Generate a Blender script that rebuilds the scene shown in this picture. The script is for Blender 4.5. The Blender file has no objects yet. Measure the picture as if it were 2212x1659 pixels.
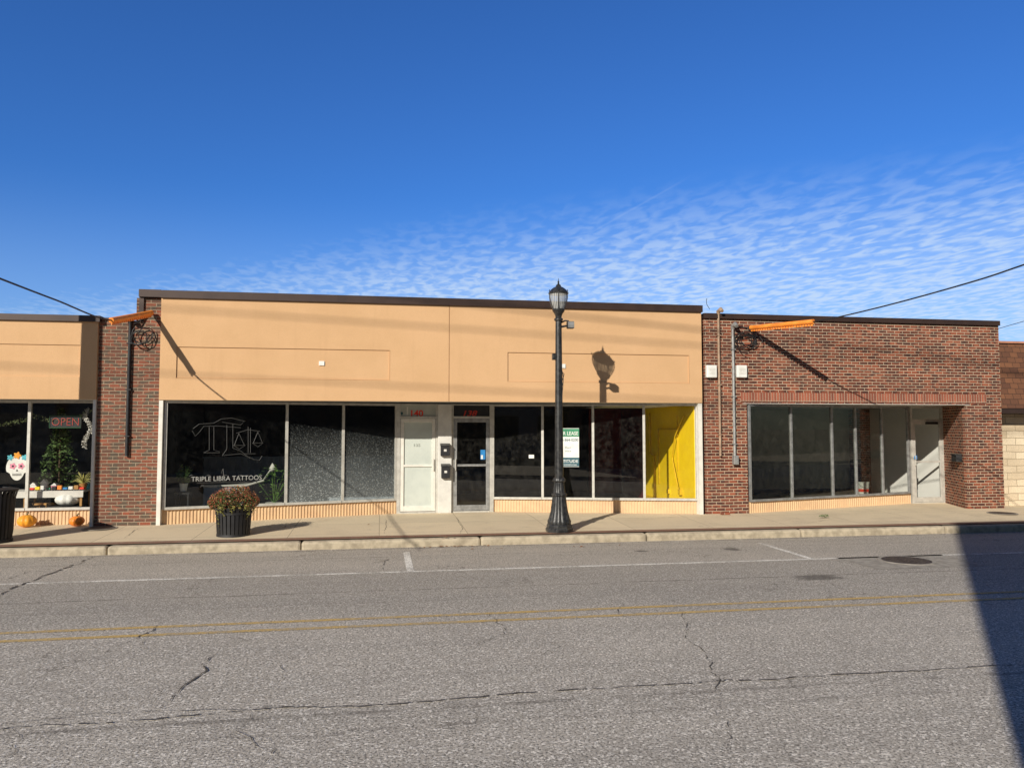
import bpy, bmesh, math, random
from mathutils import Vector, Matrix
random.seed(7)
R=math.radians
sc=bpy.context.scene
C=sc.collection
F=1662.;CX=1106.;CY=829.5;PSI=R(9.7);TH=R(3.29);CZ=1.9
fw=Vector((math.sin(PSI)*math.cos(TH),math.cos(PSI)*math.cos(TH),math.sin(TH)))
rt=Vector((math.cos(PSI),-math.sin(PSI),0)); up=rt.cross(fw)
# survey helpers: sight lines measured from the camera station to known planes
def ray(px,py): return fw+rt*((px-CX)/F)+up*((CY-py)/F)
def P(px,py,Y):
    r=ray(px,py); t=Y/r.y; return Vector((r.x*t,Y,CZ+r.z*t))
def G(px,py,Z):
    r=ray(px,py); t=(Z-CZ)/r.z; return Vector((r.x*t,r.y*t,Z))
def cr(u,v): return u[0]*v[1]-u[1]*v[0]
def L(px,py,a,b,off=0):
    r=ray(px,py); e=(b[0]-a[0],b[1]-a[1]); t=cr(a,e)/cr(r,e)
    p=Vector((r.x*t,r.y*t,CZ+r.z*t))
    n=Vector((-e[1],e[0],0)).normalized()
    return p-n*off
Y0=16.2

# ---------------------------------------------------------------- materials
def nn(nt,t,**k):
    n=nt.nodes.new(t)
    for a,b in k.items():
        if a in n.inputs.keys(): n.inputs[a].default_value=b
        else: setattr(n,a,b)
    return n
def mth(nt,op,a,b=None,c=None,clamp=False):
    n=nt.nodes.new('ShaderNodeMath'); n.operation=op; n.use_clamp=clamp
    for i,v in enumerate((a,b,c)):
        if v is None: continue
        if hasattr(v,'node'): nt.links.new(v,n.inputs[i])
        else: n.inputs[i].default_value=v
    return n.outputs[0]
def sstep(nt,x,lo,hi):
    n=nt.nodes.new('ShaderNodeMapRange'); n.interpolation_type='SMOOTHSTEP'
    nt.links.new(x,n.inputs[0]); n.inputs[1].default_value=lo; n.inputs[2].default_value=hi
    return n.outputs[0]
def mix(nt,f,a,b,bt='MIX'):
    n=nt.nodes.new('ShaderNodeMix'); n.data_type='RGBA'; n.blend_type=bt; n.clamp_factor=True
    for i,v in ((0,f),(6,a),(7,b)):
        if hasattr(v,'node'): nt.links.new(v,n.inputs[i])
        elif i==0: n.inputs[0].default_value=v
        else: n.inputs[i].default_value=(v[0],v[1],v[2],1)
    return n.outputs[2]
def noise(nt,vec,scale,detail=4,rough=.55,dist=0):
    n=nt.nodes.new('ShaderNodeTexNoise'); nt.links.new(vec,n.inputs['Vector'])
    n.inputs['Scale'].default_value=scale;n.inputs['Detail'].default_value=detail
    n.inputs['Roughness'].default_value=rough;n.inputs['Distortion'].default_value=dist
    return n.outputs[0]
def newmat(name):
    m=bpy.data.materials.new(name); m.use_nodes=True; nt=m.node_tree; nt.nodes.clear()
    o=nt.nodes.new('ShaderNodeOutputMaterial'); 
    tc=nt.nodes.new('ShaderNodeTexCoord')
    return m,nt,o,tc.outputs['Object']
def bsdf(nt,o,col,rough=.6,metal=0,h=None,bs=.3,bd=.01,em=None,spec=.5):
    b=nt.nodes.new('ShaderNodeBsdfPrincipled')
    if hasattr(col,'node'): nt.links.new(col,b.inputs['Base Color'])
    else: b.inputs['Base Color'].default_value=(*col,1)
    if hasattr(rough,'node'): nt.links.new(rough,b.inputs['Roughness'])
    else: b.inputs['Roughness'].default_value=rough
    b.inputs['Metallic'].default_value=metal
    b.inputs['Specular IOR Level'].default_value=spec
    if em: b.inputs['Emission Color'].default_value=(*em[:3],1); b.inputs['Emission Strength'].default_value=em[3]
    if h is not None:
        bp=nt.nodes.new('ShaderNodeBump'); bp.inputs['Strength'].default_value=bs; bp.inputs['Distance'].default_value=bd
        nt.links.new(h,bp.inputs['Height']); nt.links.new(bp.outputs[0],b.inputs['Normal'])
    nt.links.new(b.outputs[0],o.inputs[0]); return b
def mat(name,c,c2=None,scale=6,rough=.6,metal=0,bump=0,em=None,spec=.5):
    m,nt,o,vec=newmat(name)
    if c2 is None: c2=tuple(x*.78 for x in c)
    f=noise(nt,vec,scale,5,.6); f=sstep(nt,f,.35,.68)
    col=mix(nt,f,c,c2)
    h=noise(nt,vec,scale*12,3) if bump else None
    bsdf(nt,o,col,rough,metal,h,bump,.01,em,spec); return m
def sepxyz(nt,vec):
    s=nt.nodes.new('ShaderNodeSeparateXYZ'); nt.links.new(vec,s.inputs[0]); return s.outputs
def comb(nt,x,y,z=0):
    c=nt.nodes.new('ShaderNodeCombineXYZ')
    for i,v in enumerate((x,y,z)):
        if hasattr(v,'node'): nt.links.new(v,c.inputs[i])
        else: c.inputs[i].default_value=v
    return c.outputs[0]
def brickmat(name,c1,c2,mort,w=.205,h=.0675,ms=.006,dark=.5,vert=False,flat=False,bias=0.,pale=0.,third=None,warp=0):
    m,nt,o,vec=newmat(name)
    s=sepxyz(nt,vec)
    if flat: v=comb(nt,s[0],s[1])
    else: v=comb(nt,mth(nt,'ADD',s[0],s[1]),s[2])
    if warp:
        v=comb(nt,mth(nt,'ADD',mth(nt,'ADD',s[0],s[1]),mth(nt,'MULTIPLY',noise(nt,vec,2.2,3),warp)),mth(nt,'ADD',s[2],mth(nt,'MULTIPLY',noise(nt,vec,1.7,3),warp*.6)))
    b=nt.nodes.new('ShaderNodeTexBrick'); nt.links.new(v,b.inputs['Vector'])
    b.inputs['Scale'].default_value=1;b.inputs['Mortar Size'].default_value=ms;b.inputs['Mortar Smooth'].default_value=.2
    b.inputs['Brick Width'].default_value=w;b.inputs['Row Height'].default_value=h;b.inputs['Bias'].default_value=bias
    b.inputs['Color1'].default_value=(*c1,1);b.inputs['Color2'].default_value=(*c2,1);b.inputs['Mortar'].default_value=(*mort,1)
    if vert: b.offset=0
    big=noise(nt,v,1.3,5,.6); fine=noise(nt,v,40,3,.6)
    c=b.outputs['Color']
    if third:
        t=noise(nt,comb(nt,mth(nt,'MULTIPLY',mth(nt,'ADD',s[0],s[1]),5.),mth(nt,'MULTIPLY',s[2],14.)),1,0)
        tf=mth(nt,'MULTIPLY',sstep(nt,t,.54,.59),mth(nt,'SUBTRACT',1,b.outputs['Fac'])); c=mix(nt,mth(nt,'MULTIPLY',tf,.8),c,third)
    c=mix(nt,mth(nt,'MULTIPLY',sstep(nt,big,.4,.72),dark),c,(c2[0]*.7,c2[1]*.7,c2[2]*.7))
    if pale:
        pz=noise(nt,v,.8,6,.7); c=mix(nt,mth(nt,'MULTIPLY',sstep(nt,pz,.55,.75),pale),c,(.5,.42,.35))
    c=mix(nt,.55,c,mix(nt,sstep(nt,fine,.3,.7),(.62,.62,.62),(1.1,1.1,1.1)),'MULTIPLY')
    bsdf(nt,o,c,.85,0,mth(nt,'MULTIPLY',b.outputs['Fac'],-1),.6,.006,None,.25); return m
def glassmat(name,tint=(.80,.83,.82),base=.07,dirt=.03,dirtcol=(.5,.5,.46),gain=.7,rough=.0):
    m,nt,o,vec=newmat(name)
    tr=nn(nt,'ShaderNodeBsdfTransparent'); tr.inputs[0].default_value=(*tint,1)
    gl=nn(nt,'ShaderNodeBsdfGlossy'); gl.inputs['Roughness'].default_value=rough; gl.inputs[0].default_value=(.98,.97,.94,1)
    lw=nn(nt,'ShaderNodeLayerWeight'); lw.inputs[0].default_value=.5
    f=mth(nt,'MULTIPLY_ADD',mth(nt,'POWER',lw.outputs['Facing'],4.),gain,base)
    bp=nt.nodes.new('ShaderNodeBump'); bp.inputs['Strength'].default_value=.04; bp.inputs['Distance'].default_value=.003
    nt.links.new(noise(nt,vec,.8,0),bp.inputs['Height']); nt.links.new(bp.outputs[0],gl.inputs['Normal'])
    m1=nn(nt,'ShaderNodeMixShader'); nt.links.new(f,m1.inputs[0]); nt.links.new(tr.outputs[0],m1.inputs[1]); nt.links.new(gl.outputs[0],m1.inputs[2])
    d=nn(nt,'ShaderNodeBsdfDiffuse'); d.inputs[0].default_value=(*dirtcol,1)
    nf=noise(nt,vec,9,6,.7); sp=noise(nt,vec,70,2,.7)
    nf=mth(nt,'MULTIPLY',mth(nt,'ADD',mth(nt,'MULTIPLY',sstep(nt,nf,.35,.8),.5),mth(nt,'MULTIPLY',sstep(nt,sp,.62,.7),.7)),dirt)
    m2=nn(nt,'ShaderNodeMixShader'); nt.links.new(nf,m2.inputs[0]); nt.links.new(m1.outputs[0],m2.inputs[1]); nt.links.new(d.outputs[0],m2.inputs[2])
    nt.links.new(m2.outputs[0],o.inputs[0]); return m
def filmmat(name,z0,z1,f0,f1,col,speck=.3):
    m,nt,o,vec=newmat(name)
    tr=nn(nt,'ShaderNodeBsdfTransparent'); tr.inputs[0].default_value=(.6,.63,.62,1)
    gl=nn(nt,'ShaderNodeBsdfGlossy'); gl.inputs['Roughness'].default_value=.08
    d=nn(nt,'ShaderNodeBsdfDiffuse'); d.inputs[0].default_value=(*col,1)
    s=sepxyz(nt,vec)
    mr=nn(nt,'ShaderNodeMapRange'); nt.links.new(s[2],mr.inputs[0])
    for i,v in enumerate((z0,z1,f0,f1)): mr.inputs[i+1].default_value=v
    big=noise(nt,vec,.7,1,.4); fine=noise(nt,vec,38,3,.75)
    f=mth(nt,'ADD',mth(nt,'MULTIPLY',mr.outputs[0],mth(nt,'MULTIPLY_ADD',big,.8,.1)),mth(nt,'MULTIPLY',sstep(nt,fine,.54,.63),mth(nt,'MULTIPLY_ADD',mr.outputs[0],1.1,speck*.22)),clamp=True)
    m1=nn(nt,'ShaderNodeMixShader'); m1.inputs[0].default_value=.05; nt.links.new(tr.outputs[0],m1.inputs[1]); nt.links.new(gl.outputs[0],m1.inputs[2])
    m2=nn(nt,'ShaderNodeMixShader'); nt.links.new(f,m2.inputs[0]); nt.links.new(m1.outputs[0],m2.inputs[1]); nt.links.new(d.outputs[0],m2.inputs[2])
    nt.links.new(m2.outputs[0],o.inputs[0]); return m

def stuccomat():
    m,nt,o,vec=newmat('stucco')
    s=sepxyz(nt,vec)
    big=noise(nt,vec,.9,4,.6)
    streak=noise(nt,comb(nt,mth(nt,'MULTIPLY',s[0],5.),0,mth(nt,'MULTIPLY',s[2],.5)),1,4,.6)
    fine=noise(nt,vec,55,4,.75)
    c=mix(nt,sstep(nt,big,.35,.7),(.69,.435,.235),(.64,.40,.21))
    c=mix(nt,mth(nt,'MULTIPLY',sstep(nt,streak,.52,.75),.16),c,(.50,.30,.155))
    c=mix(nt,mth(nt,'MULTIPLY',sstep(nt,fine,.35,.65),.2),c,(.50,.30,.155))
    bsdf(nt,o,c,.9,0,fine,.6,.008,None,.2); return m
def asphaltmat(stain):
    m,nt,o,vec=newmat('asphalt')
    s=sepxyz(nt,vec); y=s[1]
    big=noise(nt,vec,.35,5,.6)
    wav=noise(nt,comb(nt,mth(nt,'MULTIPLY',s[0],.6),0,0),1.3,3)
    yy=mth(nt,'ADD',y,mth(nt,'MULTIPLY',mth(nt,'SUBTRACT',wav,.5),.25))
    med=noise(nt,vec,7,5,.7); fine=noise(nt,vec,50,3,.8); fine2=noise(nt,vec,20,3,.7)
    vo=nt.nodes.new('ShaderNodeTexVoronoi'); nt.links.new(vec,vo.inputs['Vector']); vo.inputs['Scale'].default_value=54
    vcol=sepxyz(nt,vo.outputs['Color'])[0]
    c=mix(nt,sstep(nt,big,.3,.7),(.60,.535,.445),(.52,.465,.39))
    wear=noise(nt,comb(nt,mth(nt,'MULTIPLY',s[0],.12),mth(nt,'MULTIPLY',y,1.6),0),1,5,.6)
    c=mix(nt,mth(nt,'MULTIPLY',sstep(nt,wear,.42,.7),.5),c,(.40,.36,.305))
    lane=mth(nt,'MULTIPLY',sstep(nt,yy,8.7,9.2),mth(nt,'SUBTRACT',1,sstep(nt,yy,11.3,11.7)))
    c=mix(nt,mth(nt,'MULTIPLY',lane,.45),c,(.36,.33,.285))
    agg=mth(nt,'MULTIPLY',sstep(nt,vcol,.58,1.),mth(nt,'SUBTRACT',1,mth(nt,'MULTIPLY',sstep(nt,y,7,11),.45)))
    c=mix(nt,mth(nt,'MULTIPLY',agg,.9),c,(.98,.90,.78))
    c=mix(nt,mth(nt,'MULTIPLY',sstep(nt,fine,.485,.60),.86),c,(.105,.094,.078))
    c=mix(nt,mth(nt,'MULTIPLY',sstep(nt,fine2,.52,.68),.35),c,(.20,.18,.15))
    c=mix(nt,mth(nt,'MULTIPLY',sstep(nt,med,.5,.75),.22),c,(.27,.24,.20))
    oil=noise(nt,vec,1.7,3,.5); c=mix(nt,mth(nt,'MULTIPLY',sstep(nt,oil,.68,.78),.4),c,(.13,.115,.095))
    for (sx,sy,rx,ry) in stain:
        ex_=mth(nt,'POWER',mth(nt,'ABSOLUTE',mth(nt,'DIVIDE',mth(nt,'SUBTRACT',s[0],sx),rx)),2.); ey_=mth(nt,'POWER',mth(nt,'ABSOLUTE',mth(nt,'DIVIDE',mth(nt,'SUBTRACT',y,sy),ry)),2.)
        d=mth(nt,'ADD',mth(nt,'SQRT',mth(nt,'ADD',ex_,ey_)),mth(nt,'MULTIPLY',mth(nt,'SUBTRACT',med,.5),1.6))
        c=mix(nt,mth(nt,'MULTIPLY',mth(nt,'SUBTRACT',1,sstep(nt,d,.5,1.1)),.7),c,(.09,.08,.068))
    def joint(yc,w,amt,amp,sc_):
        wv=noise(nt,comb(nt,s[0],yc,0),sc_,5,.7)
        d=mth(nt,'ABSOLUTE',mth(nt,'SUBTRACT',mth(nt,'ADD',y,mth(nt,'MULTIPLY',mth(nt,'SUBTRACT',wv,.5),amp)),yc))
        q=noise(nt,vec,3,4,.6)
        return mth(nt,'MULTIPLY',mth(nt,'SUBTRACT',1,sstep(nt,d,w*.2,w)),mth(nt,'MULTIPLY',sstep(nt,q,.3,.6),amt))
    for a in ((5.93,.05,.45,.10,1.),(5.6,.04,.3,.4,1.2),(10.25,.03,.7,.12,.8),(9.6,.02,.35,.3,.8),(12.9,.03,.4,.2,.8),(13.76,.10,.4,.08,1.)):
        c=mix(nt,joint(*a),c,(.10,.085,.07))
    v2=nt.nodes.new('ShaderNodeTexVoronoi'); v2.feature='DISTANCE_TO_EDGE'
    dv=nt.nodes.new('ShaderNodeVectorMath'); dv.operation='ADD'
    nz=nt.nodes.new('ShaderNodeTexNoise'); nt.links.new(vec,nz.inputs['Vector']); nz.inputs['Scale'].default_value=2.5; nz.inputs['Detail'].default_value=6
    nt.links.new(vec,dv.inputs[0]); nt.links.new(nz.outputs['Color'],dv.inputs[1]); nt.links.new(dv.outputs[0],v2.inputs['Vector']); v2.inputs['Scale'].default_value=.55
    ce=mth(nt,'SUBTRACT',1,sstep(nt,v2.outputs['Distance'],.002,.009))
    area=sstep(nt,noise(nt,vec,.5,2),.5,.62)
    c=mix(nt,mth(nt,'MULTIPLY',mth(nt,'MULTIPLY',ce,area),.5),c,(.11,.095,.075))
    bsdf(nt,o,c,.9,0,mth(nt,'ADD',mth(nt,'MULTIPLY',fine,-1.),mth(nt,'MULTIPLY',vcol,.5)),.85,.012,None,.2); return m
def paintmat(name,col,worn=.55,amt=1.,base=(.36,.325,.27)):
    m,nt,o,vec=newmat(name)
    f=noise(nt,vec,28,5,.8); g=noise(nt,vec,2.5,4,.6)
    f=sstep(nt,mth(nt,'ADD',f,mth(nt,'MULTIPLY',mth(nt,'SUBTRACT',g,.5),.6)),worn-.08,worn+.1)
    c=mix(nt,mth(nt,'MULTIPLY',f,amt),col,base)
    fine=noise(nt,vec,50,3,.8); c=mix(nt,mth(nt,'MULTIPLY',sstep(nt,fine,.49,.62),.65),c,(.13,.11,.09))
    bsdf(nt,o,c,.8,0,noise(nt,vec,75,3),.5,.01,None,.25); return m
def sidewalkmat():
    m,nt,o,vec=newmat('sidewalk_concrete')
    b=nt.nodes.new('ShaderNodeTexBrick'); nt.links.new(vec,b.inputs['Vector']); b.offset=0
    b.inputs['Scale'].default_value=1;b.inputs['Mortar Size'].default_value=.006;b.inputs['Mortar Smooth'].default_value=.4
    b.inputs['Brick Width'].default_value=1.62;b.inputs['Row Height'].default_value=1.22
    b.inputs['Color1'].default_value=(.74,.61,.42,1);b.inputs['Color2'].default_value=(.66,.545,.38,1);b.inputs['Mortar'].default_value=(.28,.22,.15,1)
    c=b.outputs['Color']
    big=noise(nt,vec,1.1,6,.65); fine=noise(nt,vec,60,4,.7); st=noise(nt,vec,3.1,5,.7)
    c=mix(nt,mth(nt,'MULTIPLY',sstep(nt,big,.45,.7),.4),c,(.50,.41,.29))
    c=mix(nt,mth(nt,'MULTIPLY',sstep(nt,st,.6,.75),.45),c,(.31,.25,.175))
    c=mix(nt,mth(nt,'MULTIPLY',sstep(nt,fine,.5,.68),.35),c,(.35,.285,.20))
    bsdf(nt,o,c,.9,0,fine,.5,.008,None,.2); return m
def shinglemat():
    m,nt,o,vec=newmat('brown_shingles')
    s=sepxyz(nt,vec); v=comb(nt,s[0],s[2])
    b=nt.nodes.new('ShaderNodeTexBrick'); nt.links.new(v,b.inputs['Vector'])
    b.inputs['Scale'].default_value=1;b.inputs['Mortar Size'].default_value=.006;b.inputs['Brick Width'].default_value=.22;b.inputs['Row Height'].default_value=.13
    b.inputs['Color1'].default_value=(.22,.095,.045,1);b.inputs['Color2'].default_value=(.12,.052,.03,1);b.inputs['Mortar'].default_value=(.04,.02,.012,1)
    bsdf(nt,o,mix(nt,.5,b.outputs['Color'],mix(nt,noise(nt,vec,30,3),(.5,.5,.5),(1.3,1.2,1.1)),'MULTIPLY'),.9); return m

M={}
sp1=G(1768,1247,-.2); sp2=G(1385,1190,-.2); sp3=G(1580,1186,-.2)
M['stucco']=stuccomat(); M['asphalt']=asphaltmat([(sp1.x,sp1.y,.42,.22),(sp2.x,sp2.y,.14,.1),(sp3.x,sp3.y,.16,.2)]); M['sidewalk']=sidewalkmat(); M['shingle']=shinglemat()
M['white_line']=paintmat('worn_white_paint',(.92,.88,.79),.53,.85)
M['yellow_line']=paintmat('worn_yellow_paint',(.62,.42,.15),.53,.85,(.44,.37,.27))
M['crack']=mat('crack_filler_dark',(.05,.043,.035),(.14,.12,.095),20,.95)
M['brick_r']=brickmat('red_brick',(.35,.105,.055),(.125,.045,.03),(.60,.48,.34),dark=.3,ms=.0062,pale=.10,third=(.06,.03,.026))
M['brick_l']=brickmat('mottled_old_brick',(.33,.10,.055),(.14,.075,.052),(.42,.33,.23),dark=.35,pale=.08,third=(.10,.095,.07))
M['soldier']=brickmat('soldier_brick',(.44,.14,.08),(.22,.075,.05),(.50,.39,.28),w=.0675,h=.21,vert=True,dark=.25)
M['band']=brickmat('paver_brick',(.34,.185,.12),(.27,.15,.10),(.28,.22,.16),w=.2,h=.1,flat=True,ms=.006,pale=.6)
M['stone']=brickmat('tan_stone_blocks',(.86,.72,.52),(.62,.49,.33),(.36,.28,.18),w=.52,h=.17,ms=.007,dark=.35,warp=.12,pale=.4)
M['kerb']=mat('kerb_concrete',(.52,.44,.315),(.33,.275,.195),6,.9,0,.8)
M['cap']=mat('brown_metal_coping',(.06,.036,.028),(.045,.027,.022),3,.45,.2)
M['pinkcap']=mat('pink_metal_edge',(.55,.26,.17),None,3,.6)
M['alu']=mat('dull_aluminium',(.62,.60,.54),(.50,.48,.43),9,.5,.25)
M['alud']=mat('grey_aluminium',(.38,.38,.37),(.25,.25,.24),9,.45,.35)
M['jamb']=mat('weathered_white_jamb',(.78,.75,.67),(.68,.65,.58),7,.7)
M['rib']=mat('tan_ribbed_panel',(.72,.50,.29),(.64,.43,.25),4,.6)
M['black']=mat('black_enamel',(.014,.015,.016),(.05,.048,.045),16,.38,0,.15)
M['blackm']=mat('matt_black',(.02,.02,.022),(.012,.012,.013),8,.6)
M['white']=mat('white_plastic',(.84,.84,.79),(.74,.74,.68),6,.5)
M['offwhite']=mat('off_white_paint',(.72,.70,.64),(.62,.60,.55),5,.7)
M['galv']=mat('galvanised_pipe',(.40,.40,.38),(.28,.28,.27),12,.5,.4)
M['tanpipe']=mat('tan_painted_pipe',(.42,.29,.19),(.28,.18,.12),9,.6)
M['orange']=mat('orange_rubber',(1.,.34,.05),(.92,.26,.03),9,.5)
M['wire']=mat('black_cable_rubber',(.016,.016,.017),None,9,.6)
M['glass']=glassmat('window_glass',(.78,.80,.78),.055); M['glassd']=glassmat('dusty_window_glass',(.68,.70,.66),.07,.08,(.5,.48,.42))
M['glassc']=glassmat('clear_window_glass',(.96,.96,.95),.045,.03,gain=.5)
M['film']=filmmat('frosted_window_film',.3,2.0,.34,.0,(.50,.54,.53),.3)
M['film2']=filmmat('speckled_window_film',.3,2.0,.50,.0,(.50,.54,.53),.3)
M['whitefilm']=mat('white_paper_film',(.60,.64,.58),(.53,.57,.52),3,.2)
M['note']=mat('faint_grey_lettering',(.42,.44,.40),None,3,.5)
M['transom']=mat('grey_green_panel',(.50,.52,.46),(.44,.46,.41),4,.3)
M['red']=mat('red_lettering',(.85,.05,.02),(.8,.045,.02),9,.5)
M['redd']=mat('dim_red_lettering',(.55,.04,.02),(.5,.035,.02),9,.5)
M['open']=mat('red_sign_tube',(.42,.05,.035),None,9,.5,0,0,(.9,.1,.05,.02))
M['green_tube']=mat('green_sign_tube',(.05,.18,.08),None,9,.5)
M['ghost']=mat('grey_vinyl_line',(.06,.06,.057),None,9,.6)
M['ghostw']=mat('white_vinyl_lettering',(.46,.46,.43),None,9,.6)
M['signw']=mat('white_print',(.85,.85,.80),None,9,.6)
M['ghostg']=mat('grey_vinyl_lettering',(.18,.18,.17),None,9,.6)
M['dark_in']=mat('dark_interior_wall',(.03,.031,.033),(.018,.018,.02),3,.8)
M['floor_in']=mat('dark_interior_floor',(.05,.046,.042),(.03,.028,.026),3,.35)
M['wains']=mat('blue_grey_wainscot',(.50,.55,.62),(.43,.47,.53),6,.7)
M['grey_in']=mat('pale_grey_interior_wall',(.40,.40,.34),(.34,.34,.29),2,.8)
M['floor_g']=mat('grey_interior_floor',(.07,.07,.063),(.045,.045,.04),3,.4)
M['white_in']=mat('white_interior_wall',(.90,.90,.84),(.86,.86,.80),2,.8)
M['yellow_in']=mat('yellow_interior_wall',(1.,.70,.01),(.95,.64,.01),5,.6)
M['yellow_t']=mat('ochre_trim',(.78,.50,.01),None,5,.6)
M['red_in']=mat('dark_red_interior_wall',(.16,.012,.01),(.10,.008,.008),3,.7)
M['leaf']=mat('green_leaf',(.09,.16,.04),(.045,.08,.022),15,.6)
M['leafb']=mat('bright_green_leaf',(.16,.30,.07),(.09,.18,.04),15,.5)
M['leafp']=mat('pale_green_leaf',(.18,.22,.09),(.09,.12,.05),15,.6)
M['vine']=mat('olive_vine_leaf',(.38,.35,.08),(.18,.17,.04),15,.6)
M['mum']=mat('rust_brown_blossom',(.42,.125,.06),(.25,.075,.035),18,.7)
M['mum2']=mat('orange_blossom',(.55,.25,.09),None,18,.7)
M['dry']=mat('dry_leaf',(.30,.14,.06),(.17,.08,.04),15,.8)
M['pump']=mat('orange_pumpkin_skin',(.90,.40,.03),(.80,.30,.02),8,.5)
M['pumpd']=mat('deep_orange_pumpkin_skin',(.80,.24,.02),(.68,.18,.02),8,.5)
M['stem']=mat('pumpkin_stem',(.16,.13,.06),None,9,.8)
M['pink']=mat('pink_paper',(.85,.3,.42),None,9,.7)
M['blue']=mat('blue_vinyl',(.03,.25,.6),None,9,.5)
M['cyan']=mat('cyan_paper',(.1,.5,.6),None,9,.6)
M['green']=mat('green_sign_vinyl',(.04,.26,.13),None,5,.5)
M['navy']=mat('dark_teal_vinyl',(.03,.11,.14),None,5,.5)
M['wood']=mat('honey_wood',(.50,.27,.08),(.36,.18,.05),8,.6)
M['iron']=mat('rusty_iron',(.11,.09,.075),(.06,.045,.04),18,.7,.4,.6)
M['patch']=mat('concrete_patch',(.40,.36,.30),(.26,.235,.195),9,.9,0,.8)
M['ground']=mat('earth_ground',(.16,.15,.12),(.1,.11,.06),.6,.95)
M['roof']=mat('roof_membrane',(.2,.2,.2),None,3,.9)
M['plainwall']=mat('rendered_block_wall',(.30,.26,.22),(.24,.21,.18),2,.9)
M['bark']=mat('creosoted_timber',(.10,.065,.04),(.06,.04,.025),10,.9,0,.4)
M['oppb']=brickmat('opposite_brown_brick',(.20,.10,.07),(.12,.06,.05),(.22,.19,.15))
m,nt,o,vec=newmat('ribbed_lantern_glass')
tr=nn(nt,'ShaderNodeBsdfTransparent'); tr.inputs[0].default_value=(.8,.85,.9,1)
pr=nn(nt,'ShaderNodeBsdfPrincipled'); pr.inputs['Base Color'].default_value=(.55,.55,.52,1); pr.inputs['Roughness'].default_value=.12
ms=nn(nt,'ShaderNodeMixShader')
s=sepxyz(nt,vec); nt.links.new(mth(nt,'MULTIPLY_ADD',mth(nt,'SINE',mth(nt,'MULTIPLY',s[0],160.)),.2,.55),ms.inputs[0])
nt.links.new(tr.outputs[0],ms.inputs[1]); nt.links.new(pr.outputs[0],ms.inputs[2]); nt.links.new(ms.outputs[0],o.inputs[0]); M['globe']=m

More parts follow.
